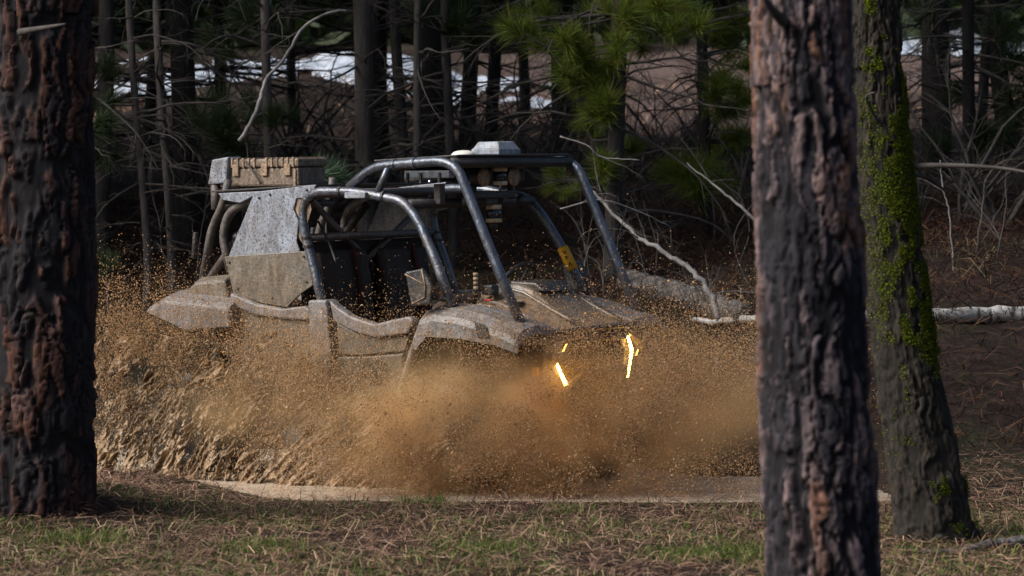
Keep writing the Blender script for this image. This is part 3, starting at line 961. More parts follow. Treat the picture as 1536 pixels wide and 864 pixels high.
limb_thing('dead_branch', [at(1005, 340, 19.0), at(960, 318, 18.9), at(900, 300, 18.8), at(840, 314, 18.8)][::-1], .006, .004, 'twig_pale', 'thin arching twig beyond the buggy roof', 'branch', 5, 4)
limb_thing('dead_branch', [at(840, 205, 19.0), at(880, 218, 19.0), at(905, 236, 19.0), at(960, 240, 19.0)], .007, .004, 'twig_pale', 'pale twig arching over the front roof bar of the buggy', 'branch', 5, 1)
limb_thing('dead_sapling', [gpt(1432, 19.8, -.1), at(1430, 400, 19.8), at(1424, 320, 19.8), at(1414, 280, 19.8), at(1410, 240, 19.8)], .009, .004, 'twig_pale', 'thin pale dead sapling standing behind the birch log', 'sapling', 6, 2)
limb_thing('dead_sapling', [gpt(1462, 20.6, -.1), at(1465, 380, 20.6), at(1475, 300, 20.6), at(1478, 270, 20.6)], .012, .006, 'twig', 'dull crooked sapling beside the pale dead sapling', 'sapling', 6, 3)
limb_thing('dead_sapling', [gpt(1500, 20.0, -.1), at(1496, 390, 20.0), at(1508, 320, 20.0), at(1510, 300, 20.0)], .008, .004, 'twig', 'brown sapling among needles behind the birch log end', 'sapling', 6, 3)
limb_thing('fallen_branch', [at(1330, 838, 12.2), at(1380, 832, 12.2), at(1440, 828, 12.2), at(1500, 815, 12.3), at(1570, 808, 12.4)], .012, .030, 'log', 'weathered fallen branch lying at the foot of the mossy tree', 'branch', 9, 1)
for k in range(16):
    px = random.uniform(830, 1130) if k < 10 else random.uniform(160, 320)
    d = random.uniform(19.3, 21.5)
    a = gpt(px, d, -.05)
    h = random.uniform(.35, 1.0)
    limb_thing('dead_sapling', [a, a + Vector((random.gauss(0, .08), 0, h * .5)), a + Vector((random.gauss(0, .22), random.gauss(0, .1), h))], .006, .002, 'twig', 'thin bare twig sprouting from the brown bank behind the buggy', 'sapling', 5, 2)['group'] = 'twigs sprouting on the bank'

# bare shrubs that tangle in front of the clearing
for k, (px, d) in enumerate([(660, 25), (700, 27), (745, 26), (790, 28), (825, 25.5), (870, 27.5), (950, 26), (985, 28), (1020, 26.5), (1075, 27), (1105, 25), (1150, 26), (470, 25.5), (430, 27), (520, 27), (330, 25), (1440, 23), (1500, 22.5), (1380, 23.5)]):
    b0 = gpt(px, d, -.03)
    t = empty('bare_shrub', b0)
    tag(t, 'bare tangled shrub of thin dark stems at the edge of the clearing', 'shrub', 'bare shrubs at the clearing edge')
    for q in range(6):
        an = random.uniform(0, 6.283)
        o = add_branch(t, (0, 0, 0), (math.cos(an) * .6, math.sin(an) * .5, random.uniform(.5, 1.1)), random.uniform(.9, 1.9))
        o.name = 'stem'

# ------------------------------------------------------------------ ground cover
def blades(name, n, xr, yr, hmin, hmax, w, mat, lay=0.0, dens=None, curl=.5, label=None, cat=None, up=0.0):
    x = RNG.uniform(*xr, n); y = RNG.uniform(*yr, n)
    k = wetness(x, y) < RNG.uniform(.02, .3, n)
    if dens is not None: k &= dens(x, y) > RNG.uniform(0, 1, n)
    x, y = x[k], y[k]
    n = len(x)
    z = terrain(x, y) + up * RNG.uniform(0, 1, n)
    a = RNG.uniform(0, 6.2832, n)
    h = RNG.uniform(hmin, hmax, n)
    el = np.clip(RNG.normal(1.1 * (1 - lay) + .10, .3, n), -.05, 1.5)
    d = np.stack([np.cos(a) * np.cos(el), np.sin(a) * np.cos(el), np.sin(el)], 1)
    s = np.stack([-np.sin(a), np.cos(a), RNG.normal(0, .3, n)], 1) * (w * RNG.uniform(.6, 1.3, n))[:, None]
    b = np.stack([x, y, z - .004], 1)
    bend = RNG.normal(0, curl, (n, 1)) * np.stack([-np.sin(a), np.cos(a), np.zeros(n)], 1)
    m1 = b + d * (h * .5)[:, None] + bend * (h * .10)[:, None]
    dn = d.copy(); dn[:, 2] -= curl * .7
    t = m1 + dn * (h * .5)[:, None] + bend * (h * .35)[:, None]
    t[:, 2] = np.maximum(t[:, 2], z + .002)
    v = np.stack([b - s, b + s, m1 + s * .8, m1 - s * .8, t], 1)
    i = np.arange(n)[:, None] * 5
    f = np.concatenate([np.concatenate([i, i + 1, i + 2], 1), np.concatenate([i, i + 2, i + 3], 1), np.concatenate([i + 3, i + 2, i + 4], 1)])
    return tag(link(name, mesh_np(name, v.reshape(-1, 3), f), M[mat]), label, cat, kind='stuff')

patch = lambda x, y: sm(.34, .50, fbm(x * 1.5 + 3, y * 1.5)) * (1 - .75 * sm(13.6, 14.6, y))
blades('grass', 75000, (-4.2, 4.4), (9.6, 15.2), .02, .07, .0030, 'grass', .35, patch, .6, 'short green grass patches on the near bank', 'grass')
blades('needle_litter', 72000, (-4.2, 4.6), (9.6, 16.3), .06, .17, .0019, 'litter', .93, None, .7, 'brown pine needle litter on the near bank', 'needles', up=.03)
spots = [(-.45, 14.45, .16), (1.08, 12.0, .30), (.30, 14.0, .12), (-1.15, 12.3, .2), (-2.0, 12.6, .22), (2.5, 12.6, .25), (-.1, 12.2, .22), (.75, 11.9, .2)]
blades('grass_tuft', 120000, (-2.6, 3.0), (11.4, 14.7), .04, .11, .0022, 'grass', .2, lambda x, y: .9 * np.clip(sum(np.exp(-((x - a) ** 2 + (y - b) ** 2) / (2 * (c * .6) ** 2)) for a, b, c in spots), 0, 1), .6, 'taller yellow-green grass clumps on the near bank', 'grass')
blades('straw', 2600, (-4.2, 4.4), (10, 15.6), .10, .30, .0021, 'straw', .55, lambda x, y: .25 + .75 * sm(.5, .65, fbm(x * .9, y * .9 + 7)), 1.1, 'pale dry grass stalks curling over the near bank', 'grass')
blades('bracken', 64000, (-7, 8), (16.2, 25), .08, .34, .0030, 'bracken', .78, None, 1.3, 'red-brown dead bracken and needles on the far bank', 'undergrowth', up=.10)
blades('dry_grass', 5000, (-8, 9), (16.4, 23), .15, .50, .0026, 'straw', .4, lambda x, y: sm(.52, .68, fbm(x * .8 + 11, y * .8)), 1.1, 'dry grass tufts drooping on the far bank', 'grass')
blades('clearing_grass', 14000, (-14, 14), (26, 48), .12, .4, .010, 'litter', .5, None, .8, 'sparse dry growth in the open clearing', 'grass')
# ------------------------------------------------------------------ buggy
# frame: +X forward, +Y its left side, Z up; origin on the ground midway between the axles
M['panel'] = muddy_mat('panel', (0.23, 0.255, 0.305), (0.15, 0.13, 0.112), 1.25, 1.75, .35, .05, .4, 0, .95, coat=0.3)
M['panel_mud'] = muddy_mat('panel_mud', (0.14, 0.125, 0.105), (0.125, 0.09, 0.053), .6, 1.4, .9, .35, .42, 0, .6, 6, coat=0.3)
M['body'] = muddy_mat('body', (0.17, 0.175, 0.19), (0.19, 0.13, 0.08), .5, 1.15, .85, .30, .42, 0, .5, 7, coat=0.08)
M['hood'] = muddy_mat('hood', (0.14, 0.135, 0.13), (0.24, 0.145, 0.07), .9, 1.25, .75, .45, .18, 0, .35, 6, coat=0.4)
M['tube'] = muddy_mat('tube', (0.095, 0.115, 0.15), (0.15, 0.115, 0.09), .9, 1.9, .40, -.05, .30, .55, .7, 9, coat=0.3)
M['tube_rear'] = muddy_mat('tube_rear', (0.07, 0.07, 0.075), (0.13, 0.10, 0.08), .9, 1.9, .6, .35, .45, 0, .6, 9)
M['foam'] = muddy_mat('foam', (0.018, 0.018, 0.020), (0.05, 0.04, 0.032), .9, 1.9, .3, .1, .55, 0, .3, 12)
M['plastic'] = muddy_mat('plastic', (0.020, 0.020, 0.022), (0.08, 0.055, 0.035), .5, 1.9, .35, .05, .45, 0, .3, 9)
M['tan'] = muddy_mat('tan', (0.34, 0.23, 0.15), (0.20, 0.14, 0.09), 1.5, 1.95, .5, .25, .5, 0, .9, 9)
M['case'] = muddy_mat('case', (0.22, 0.165, 0.12), (0.14, 0.10, 0.07), 1.6, 1.95, .6, .2, .5, 0, .8, 12)
M['interior'] = muddy_mat('interior', (0.008, 0.006, 0.005), (0.050, 0.024, 0.011), .7, 1.6, .7, .40, .6, 0, .3, 6)
M['belt'] = noise_mat('belt', [(.3, (0.035, 0.006, 0.006)), (.7, (0.07, 0.012, 0.010))], 30, .8)
M['grey_cover'] = muddy_mat('grey_cover', (0.24, 0.27, 0.32), (0.20, 0.19, 0.18), 1.8, 2.0, .15, -.1, .5, 0, .3, 10)
M['white_dome'] = noise_mat('white_dome', [(.3, (0.55, 0.52, 0.45)), (.7, (0.78, 0.76, 0.70))], 12, .4)
M['lens'] = noise_mat('lens', [(.3, (0.006, 0.010, 0.018)), (.7, (0.02, 0.03, 0.045))], 20, .12, spec=.6)
M['rust_band'] = noise_mat('rust_band', [(.3, (0.30, 0.17, 0.06)), (.5, (0.50, 0.40, 0.26)), (.7, (0.62, 0.56, 0.44))], 25, .6)
M['yellow'] = noise_mat('yellow', [(.3, (0.55, 0.25, 0.01)), (.7, (0.70, 0.36, 0.02))], 25, .5)
M['ink'] = noise_mat('ink', [(.3, (0.012, 0.01, 0.01)), (.7, (0.02, 0.018, 0.015))], 25, .6)
M['smoked'] = muddy_mat('smoked', (0.035, 0.035, 0.038), (0.12, 0.09, 0.06), 1.0, 1.3, .55, .05, .25, 0, .3, 8)
M['tyre'] = noise_mat('tyre', [(.3, (0.016, 0.015, 0.014)), (.6, (0.05, 0.042, 0.034)), (.8, (0.14, 0.10, 0.065))], 8, .45, .6, 30, spec=.5)
M['rim'] = muddy_mat('rim', (0.05, 0.05, 0.05), (0.20, 0.14, 0.08), -.4, .4, .7, .5, .4, .3)
M['red'] = noise_mat('red', [(.3, (0.35, 0.02, 0.015)), (.7, (0.55, 0.05, 0.03))], 20, .35)
M['led'] = emit_mat('led', (1.0, 0.55, 0.11), 30.0)
M['led_dim'] = emit_mat('led_dim', (1.0, 0.55, 0.10), 4.0)
M['glow_dot'] = emit_mat('glow_dot', (0.55, 0.6, 1.0), 4.0)

car = empty('off_road_buggy', (-.731, 16.59, 0), (R(1.5), 0, R(-38)))
tag(car, 'mud-splattered grey off-road buggy with tube cage and roof sensors ploughing through the puddle', 'buggy')

def tubeP(name, pts, r, mat, parent=car, fil=.10, n=10):
    return MB().tube(fillet(pts, fil), r, n).build(name, M[mat], parent, True)
def both(fn):
    for s in (-1, 1): fn(s)

# chassis and floor
MB().prism([(-1.05, .40), (1.35, .40), (1.45, .46), (1.40, .52), (-1.05, .52)], -.42, .42).build('chassis', M['plastic'], car, bevel=.01)
MB().box((-.72, 0, .72), (.7, .78, .40)).build('engine_bay', M['interior'], car, bevel=.02)
MB().prism([(-.17, .52), (-.13, .52), (-.20, 1.42), (-.24, 1.42)], -.56, .56).build('bulkhead', M['interior'], car, bevel=.005)
MB().prism([(-1.15, .92), (-.25, .94), (-.25, .98), (-1.15, .96)], -.56, .56).build('cargo_bed', M['plastic'], car, bevel=.005)
MB().prism([(.80, .55), (1.0, .60), (1.0, 1.08), (.90, 1.13), (.78, 1.05)], -.55, .55).build('dashboard', M['interior'], car, bevel=.02)

def side(s):
    y = lambda v: s * v
    # rear quarter panel: clean upper sheet, mud-caked lower sheet
    up = MB().prism([(-.53, 1.725), (-.03, 1.765), (-.075, 1.69), (-.19, 1.685), (-.215, 1.62), (-.175, 1.545), (-.195, 1.43), (-.165, 1.36), (-.765, 1.32)], y(.600), y(.612)).build('side_panel', M['panel'], car, bevel=.003)
    MB().prism([(-.772, 1.335), (-.10, 1.372), (-.055, 1.17), (-.16, 1.115), (-.265, 1.035), (-.46, 1.055), (-.705, 1.11)], y(.614), y(.630)).build('lower_sheet', M['panel_mud'], up, bevel=.003)
    MB().prism([(-.19, 1.69), (-.10, 1.70), (-.08, 1.62), (-.13, 1.50), (-.16, 1.42), (-.19, 1.46), (-.17, 1.55), (-.21, 1.62)], y(.594), y(.600)).build('torn_edge', M['tan'], up)
    for bx, bz in [(-.49, 1.69), (-.10, 1.735), (-.73, 1.30), (-.12, 1.34), (-.66, 1.14), (-.10, 1.19), (-.40, 1.71)]:
        MB().lathe([(.008, 0), (.008, s * .007), (.004, s * .010)], (bx, y(.630 if bz < 1.4 else .612), bz), 'y', 8).build('bolt', M['plastic'], up)
    # rear fender slab with raised block
    fe = MB().loft([[(x, y(w), z + dz) for x, z in ((-1.34, 1.05), (-1.18, 1.12), (-.63, 1.085), (-.62, .97), (-1.0, .945))] for w, dz in ((.44, .02), (.62, .0), (.72, -.03), (.755, -.06))]).build('rear_fender', M['body'], car, bevel=.012)
    MB().loft([[(x, y(w), z + dz) for x, z in ((-1.17, 1.10), (-1.02, 1.205), (-.77, 1.225), (-.73, 1.08))] for w, dz in ((.42, 0), (.58, 0), (.64, -.035))]).build('fender_block', M['panel_mud'], fe, bevel=.012)
    # sill rail, door, post
    MB().prism([(-.68, 1.12), (-.46, 1.055), (-.25, 1.03), (-.07, 1.05), (-.03, 1.03), (-.03, .965), (-.25, .97), (-.46, .985), (-.66, 1.04)], y(.64), y(.69)).build('sill_rail', M['body'], car, bevel=.012)
    MB().prism([(-.64, 1.05), (-.46, .99), (-.04, .97), (.02, .70), (-.05, .50), (-.60, .52)], y(.63), y(.66)).build('lower_panel', M['panel_mud'], car, bevel=.012)
    MB().loft([[(x, y(w), z) for x, z in ((-.02, 1.085), (.125, 1.09), (.15, .80), (.12, .45), (.0, .45))] for w in (.60, .69, .715)]).build('door_post', M['body'], car, bevel=.012)
    dr = MB().prism([(.13, 1.09), (.20, 1.045), (.30, .995), (.48, .955), (.62, .985), (.74, 1.005), (.77, .98), (.73, .905), (.48, .875), (.30, .91), (.16, .965)], y(.63), y(.695)).build('door', M['body'], car, bevel=.012)
    MB().prism([(.16, .955), (.30, .90), (.48, .868), (.72, .895), (.68, .80), (.40, .775), (.17, .765)], y(.63), y(.665)).build('door_skin', M['panel_mud'], dr, bevel=.006)
    MB().prism([(.17, .755), (.40, .765), (.68, .79), (.66, .50), (.18, .45)], y(.63), y(.680)).build('rocker', M['panel_mud'], car, bevel=.01)
    # front fender over the wheel
    ff = MB().loft([[(x, y(w), z + dz) for x, z in ((.79, .93), (.845, 1.045), (.95, 1.075), (1.14, 1.06), (1.34, 1.015), (1.54, .955), (1.56, .90), (1.40, .945), (1.14, .975), (.90, .98), (.815, .90))] for w, dz in ((.38, -.01), (.55, .01), (.66, -.01), (.72, -.055), (.735, -.09))]).build('front_fender', M['body'], car, bevel=.006)
    MB().tube(smooth_path([(.825, y(.715), .90), (.76, y(.72), .75), (.70, y(.72), .60), (.66, y(.72), .50)], 4), .020, 8).build('flare_edge', M['body'], ff, True)
    MB().prism([(.80, .90), (.83, .90), (.70, .50), (.66, .50)], y(.45), y(.705)).build('mud_flap', M['plastic'], ff)
    MB().prism([(1.26, .99), (1.33, .975), (1.37, .90), (1.28, .90)], y(.735), y(.745)).build('side_marker', M['plastic'], ff, bevel=.004)
    # mirror
    mr = MB().loft([[(x, y(w), z) for x, z in q] for w, q in ((.70, ((.80, 1.24), (.89, 1.255), (.94, 1.17), (.93, 1.10), (.83, 1.09))), (.745, ((.77, 1.265), (.90, 1.285), (.97, 1.18), (.955, 1.08), (.81, 1.065))), (.76, ((.775, 1.26), (.895, 1.28), (.965, 1.18), (.95, 1.085), (.815, 1.07))))]).build('mirror', M['smoked'], car, bevel=.006)
    MB().tube([(.90, y(.762), 1.275), (.925, y(.764), 1.19), (.92, y(.764), 1.12)], .005, 6).tube([(.775, y(.762), 1.25), (.925, y(.764), 1.19)], .004, 6).tube([(.92, y(.764), 1.12), (.82, y(.762), 1.08)], .004, 6).build('mirror_rib', M['tan'], mr, True)
    MB().tube([(.93, y(.72), 1.12), (1.0, y(.65), 1.10), (1.06, y(.60), 1.10)], .014, 8).build('mirror_arm', M['plastic'], mr, True)
    # cage: side loop, outer sensor hoop, rear bars
    tubeP('cage_tube', [(.05, y(.63), .96), (-.06, y(.61), 1.28), (-.145, y(.60), 1.50), (-.145, y(.60), 1.66), (-.04, y(.60), 1.725), (.25, y(.59), 1.72), (.62, y(.585), 1.665), (.74, y(.59), 1.55), (.88, y(.615), 1.33), (1.02, y(.64), 1.06)], .029, 'tube', fil=.07)
    for q in ((-.105, .606, 1.40), (-.125, .603, 1.45), (.15, .594, 1.722), (.48, .588, 1.69)):
        MB().lathe([(.034, -.008), (.034, .008)], (q[0], y(q[1]), q[2]), 'x' if q[2] > 1.6 else 'z', 12).build('clamp', M['plastic'], car)
    tubeP('cage_tube', [(.20, y(.575), 1.745), (.38, y(.57), 1.865), (.90, y(.57), 1.892), (1.02, y(.57), 1.85), (1.24, y(.57), 1.40), (1.475, y(.57), .93)], .029, 'tube', fil=.10)
    tubeP('cage_strut', [(.42, y(.585), 1.70), (.51, y(.572), 1.87)], .022, 'tube')
    for q in ((.55, .57, 1.874), (.70, .57, 1.882)):
        MB().lathe([(.034, -.010), (.034, .010)], (q[0], y(q[1]), q[2]), 'x', 12).build('clamp', M['tube'], car)
    MB().box((1.475, y(.57), .93), (.06, .09, .08)).build('tube_foot', M['body'], car, bevel=.008)
    tubeP('rear_bar', [(-1.09, y(.50), 1.18), (-1.0, y(.50), 1.51), (-.91, y(.50), 1.63), (-.87, y(.48), 1.80)], .026, 'tube_rear')
    tubeP('rear_bar', [(-.79, y(.56), 1.24), (-.86, y(.555), 1.47), (-.80, y(.55), 1.61), (-.58, y(.54), 1.69), (-.14, y(.58), 1.70)], .028, 'tube_rear', fil=.12)
    tubeP('rear_bar', [(-1.04, y(.49), 1.19), (-.60, y(.50), 1.63)], .024, 'tube_rear')
    MB().tube([(-1.12, y(.54), 1.32), (-1.10, y(.54), 1.48)], .018, 8).build('tail_light', M['plastic'], car, True, .003)
    MB().lathe([(.032, -.02), (.032, .02)], (-.78, y(.497), 1.45), 'x', 10).build('clamp', M['plastic'], car)
    # suspension
    for ax in (1.03, -1.03):
        MB().tube([(ax - .12, y(.30), .46), (ax, y(.50), .33)], .022, 8).tube([(ax + .12, y(.30), .46), (ax, y(.50), .33)], .022, 8).build('suspension_arm', M['plastic'], car, True)
        MB().lathe([(.03, 0), (.05, .02), (.05, .34), (.025, .36), (.025, .5)], (ax - .02, y(.42), .36), 'z', 10).build('shock_absorber', M['plastic'], car, True)
both(side)

# wheels
def wheel_meshes():
    t = MB()
    n = 28
    r = .355
    t.lathe([(.17, -.115), (.21, -.13), (.29, -.135), (.33, -.115), (.338, -.06), (.34, 0), (.338, .06), (.33, .115), (.29, .135), (.21, .13), (.17, .115)], (0, 0, 0), 'y', 36)
    for k in range(n):
        a = 6.28318 * k / n
        for s in (-1, 1):
            m = Matrix.Rotation(-a - s * .06, 3, 'Y') @ Matrix.Rotation(s * .35, 3, 'X')
            aa = a + (.11 if s > 0 else 0)
            t.box((math.cos(aa) * .343, s * .068, math.sin(aa) * .343), (.034, .10, .042), Matrix.Rotation(-aa, 3, 'Y'))
    rim = MB()
    rim.lathe([(.05, -.06), (.06, -.075), (.12, -.05), (.165, -.10), (.175, -.115), (.175, .115), (.165, .10)], (0, 0, 0), 'y', 28)
    for k in range(7):
        a = 6.28318 * k / 7
        rim.box((math.cos(a) * .10, -.07, math.sin(a) * .10), (.12, .02, .03), Matrix.Rotation(-a, 3, 'Y'))
    return t, rim
tm, rm = wheel_meshes()
tyre_me, rim_me = tm.mesh('tyre'), rm.mesh('rim')
bm_fix(tyre_me); bm_fix(rim_me)
for ax in (1.03, -1.03):
    for s in (-1, 1):
        w = empty('wheel')
        w.parent = car
        w.location = (ax, s * .58, .29)
        w.rotation_euler = (0, random.uniform(0, 6), (R(-8) if ax > 0 else 0))
        link('tyre', tyre_me, M['tyre'], w)
        link('rim', rim_me, M['rim'], w)
        w.scale = (1, s * -1 if s > 0 else 1, 1)

# cross members and roof
tubeP('cage_crossbar', [(.97, -.56, 1.878), (.97, .56, 1.878)], .031, 'foam')
tubeP('cage_crossbar', [(.665, -.58, 1.645), (.665, .58, 1.645)], .028, 'foam')
tubeP('cage_crossbar', [(-.06, -.59, 1.71), (-.06, .59, 1.71)], .026, 'tube_rear')
tubeP('cage_crossbar', [(-.13, -.60, 1.45), (-.13, .60, 1.45)], .024, 'tube_rear')
tubeP('cage_crossbar', [(.39, -.56, 1.862), (.39, .56, 1.862)], .024, 'foam')
tubeP('cage_crossbar', [(-.90, -.50, 1.64), (-.90, .50, 1.64)], .024, 'tube_rear')
tubeP('cage_brace', [(-.12, -.57, 1.68), (-.20, .3, 1.10)], .020, 'tube_rear')
tubeP('cage_brace', [(-.12, .57, 1.68), (-.20, -.3, 1.10)], .020, 'tube_rear')
MB().prism([(.36, 1.893), (.99, 1.914), (.99, 1.926), (.36, 1.905)], -.535, .535).build('roof_panel', M['plastic'], car, bevel=.004)
MB().prism([(-.95, 1.725), (-.10, 1.755), (-.10, 1.765), (-.95, 1.737)], -.55, .55).build('rear_deck', M['plastic'], car, bevel=.003)
MB().prism([(-.66, 1.66), (-.47, 1.73), (-.84, 1.72), (-.80, 1.68)], -.605, -.56).build('deck_bracket', M['panel'], car, bevel=.003)

# roof sensors
sb = MB().loft([[(x, y, z) for x, y in ((-a, -b), (a, -b), (a, b), (-a, b))] for a, b, z in ((.105, .105, 0), (.105, .105, .035), (.098, .098, .038), (.075, .075, .078))])
sb.build('sensor_box', M['grey_cover'], car, bevel=.006).location = (.80, .06, 1.924)
MB().lathe([(.075, 0), (.073, .012), (.058, .026), (.03, .034), (.004, .036)], (.74, -.17, 1.918), 'z', 24).build('satellite_antenna', M['white_dome'], car, True)
for yy, xx in ((-.155, .865), (.105, .885)):
    sp = MB().lathe([(.05, -.06), (.06, -.05), (.060, 0.0), (.057, .008), (.0565, .010), (.012, .018)], (xx, yy, 1.795), 'x', 26).build('spot_lamp', M['plastic'], car, True)
    MB().lathe([(.0575, .011), (.055, .017), (.02, .021)], (xx, yy, 1.795), 'x', 26).build('lamp_cover', M['tan'], sp, True)
def lidar(c, r, h, tilt=0):
    b = MB().lathe([(r * .93, .22 * h), (r * .93, .76 * h)], c, 'z', 24).build('scanner', M['lens'], car, True)
    MB().lathe([(r, 0), (r, .2 * h), (r * .93, .22 * h)], c, 'z', 24).build('lower_band', M['rust_band'], b, True)
    MB().lathe([(r * .93, .74 * h), (r, .78 * h), (r, .97 * h), (r * .9, h)], c, 'z', 24).build('upper_band', M['rust_band'], b, True)
    return b
lidar((.90, -.035, 1.745), .045, .11)
l2 = lidar((.80, .03, 1.525), .048, .105)
MB().tube([(.80, .03, 1.49), (.80, .03, 1.526)], .02, 10).build('mount', M['plastic'], l2, True)
MB().box((.80, -.02, 1.69), (.12, .34, .045)).build('sensor_bracket', M['plastic'], car, bevel=.008)
MB().box((.78, -.03, 1.655), (.12, .12, .05)).build('sensor_bracket', M['plastic'], car, bevel=.008)
MB().box((.84, .19, 1.80), (.07, .10, .07)).build('sensor_bracket', M['foam'], car, bevel=.008)
for q, z_, h_ in ((-.24, 1.66, .05), (-.16, 1.70, .09), (.10, 1.67, .06), (.20, 1.69, .10), (.28, 1.66, .05)):
    MB().lathe([(.02, 0), (.024, h_ * .3), (.024, h_ * .8), (.012, h_)], (.78 + .1 * abs(q), q, z_ - .03), 'z', 10).build('sensor', M['plastic'], car, True)
lb = MB().box((.70, -.44, 1.815), (.34, .05, .045)).build('light_bar', M['grey_cover'], car, bevel=.006)
for q in (.56, .66, .80):
    MB().box((q, -.47, 1.795), (.012, .015, .06)).build('bracket', M['tube'], lb)
MB().box((.30, -.628, 1.70), (.16, .03, .035)).build('side_light', M['grey_cover'], car, bevel=.005)
MB().box((.70, -.35, 1.70), (.05, .05, .12)).build('sensor_bracket', M['tube_rear'], car, bevel=.006)
MB().box((.45, .1, 1.81), (.30, .60, .08)).build('computer_box', M['plastic'], car, bevel=.012)
MB().lathe([(.004, 0), (.004, .004)], (.50, -.205, 1.775), 'y', 8).build('indicator_lamp', M['glow_dot'], car)

# seats
def seat(yy):
    s = MB().loft([[(x, yy + w, z) for x, z in ((-.10, .72), (.34, .76), (.38, .68), (.34, .60), (-.08, .58))] for w in (-.21, -.17, .17, .21)]).build('seat', M['interior'], car, bevel=.02)
    MB().loft([[(x, yy + w * k, z) for x, z in ((-.04, .70), (-.08, 1.20), (-.11, 1.36), (-.17, 1.37), (-.17, 1.20), (-.14, .68))] for w, k in ((-.22, 1), (-.17, 1), (.17, 1), (.22, 1))]).build('backrest', M['interior'], s, bevel=.025)
    for o in (.08,):
        MB().prism([(-.02, .76), (-.055, 1.20), (-.10, 1.385), (-.115, 1.385), (-.07, 1.20), (-.035, .76)], yy + o - .014, yy + o + .014).build('harness', M['belt'], s)
seat(-.28); seat(.28)
stw = MB()
ring = [(math.cos(a) * .155, math.sin(a) * .155, 0) for a in np.linspace(0, 6.28318, 33)]
stw.tube(ring, .015, 8, False)
for a in (0.3, 2.4, 4.5):
    stw.tube([(0, 0, -.02), (math.cos(a) * .15, math.sin(a) * .15, 0)], .010, 6)
stw.lathe([(.04, -.03), (.045, 0), (.03, .01)], (0, 0, 0), 'z', 14)
so = stw.build('steering_wheel', M['plastic'], car, True)
so.location = (.76, .28, 1.14)
so.rotation_euler = (0, R(-58), 0)
MB().tube([(.77, .28, 1.13), (.93, .28, 1.02)], .018, 8).build('steering_column', M['plastic'], car, True)

# hood, nose, grille
hy = [-.46, -.40, -.30, -.19, -.17, 0, .17, .19, .30, .40, .46]
hx = [.90, 1.02, 1.12, 1.24, 1.36, 1.48, 1.58, 1.63]
def hz(x, y):
    a = abs(y)
    z = np.interp(x, [.90, 1.0, 1.2, 1.4, 1.55, 1.63], [1.15, 1.165, 1.125, 1.03, .965, .93])
    z -= .075 * float(sm(.18, .36, a)) + .10 * float(sm(.38, .47, a))
    z += .05 * float(sm(.20, .15, a)) * float(sm(1.42, 1.26, x)) * float(sm(.98, 1.08, x))
    return float(z)
tb = MB()
nh = len(hy)
vs = [(x - .05 * (abs(y) / .46) ** 2 * (x > 1.4), y, hz(x, y)) for x in hx for y in hy]
tb.add(vs, [(i * nh + j, i * nh + j + 1, (i + 1) * nh + j + 1, (i + 1) * nh + j) for i in range(len(hx) - 1) for j in range(nh - 1)])
ho = tb.build('hood', M['hood'], car, False)
sol = ho.modifiers.new('thick', 'SOLIDIFY'); sol.thickness = .02; sol.offset = -1
bv = ho.modifiers.new('bevel', 'BEVEL'); bv.width = .006; bv.segments = 2; bv.limit_method = 'ANGLE'; bv.angle_limit = R(25)
MB().loft([[(x, y, z) for x, z in ((1.05, 1.19), (1.24, 1.182), (1.31, 1.13), (1.05, 1.14))] for y in (-.15, .15)]).build('scoop', M['smoked'], ho, bevel=.012)
MB().prism([(1.34, 1.01), (1.48, .965), (1.48, .985), (1.34, 1.045)], .20, .30).build('hood_vent', M['smoked'], ho, bevel=.003)
for s in (-1, 1):
    MB().tube([(x, s * .205, hz(x, .205) + .004) for x in (1.0, 1.1, 1.2, 1.3, 1.4, 1.5, 1.6)], .011, 6).build('hood_ridge', M['hood'], ho, True)
    MB().tube([(x, s * (.36 - .06 * (x - 1.0)), hz(x, .36) + .004) for x in (1.0, 1.15, 1.3, 1.45, 1.58)], .008, 6).build('hood_ridge', M['body'], ho, True)
    MB().box((1.20, s * .30, hz(1.2, .3) + .004), (.10, .07, .012)).build('hood_vent', M['smoked'], ho, bevel=.003)
MB().box((1.05, -.33, 1.145), (.08, .07, .06)).build('hood_camera', M['plastic'], ho, bevel=.01)
MB().box((1.09, -.40, 1.09), (.05, .015, .012)).build('red_marker', M['red'], ho, bevel=.003)
gr = MB().prism([(1.44, .84), (1.58, .84), (1.61, .912), (1.50, .922)], -.27, .27).build('grille', M['plastic'], car, bevel=.005)
for k in range(4):
    MB().box((1.606 - .006 * k, 0, .904 - .016 * k), (.012, .52, .007)).build('slat', M['body'], gr)
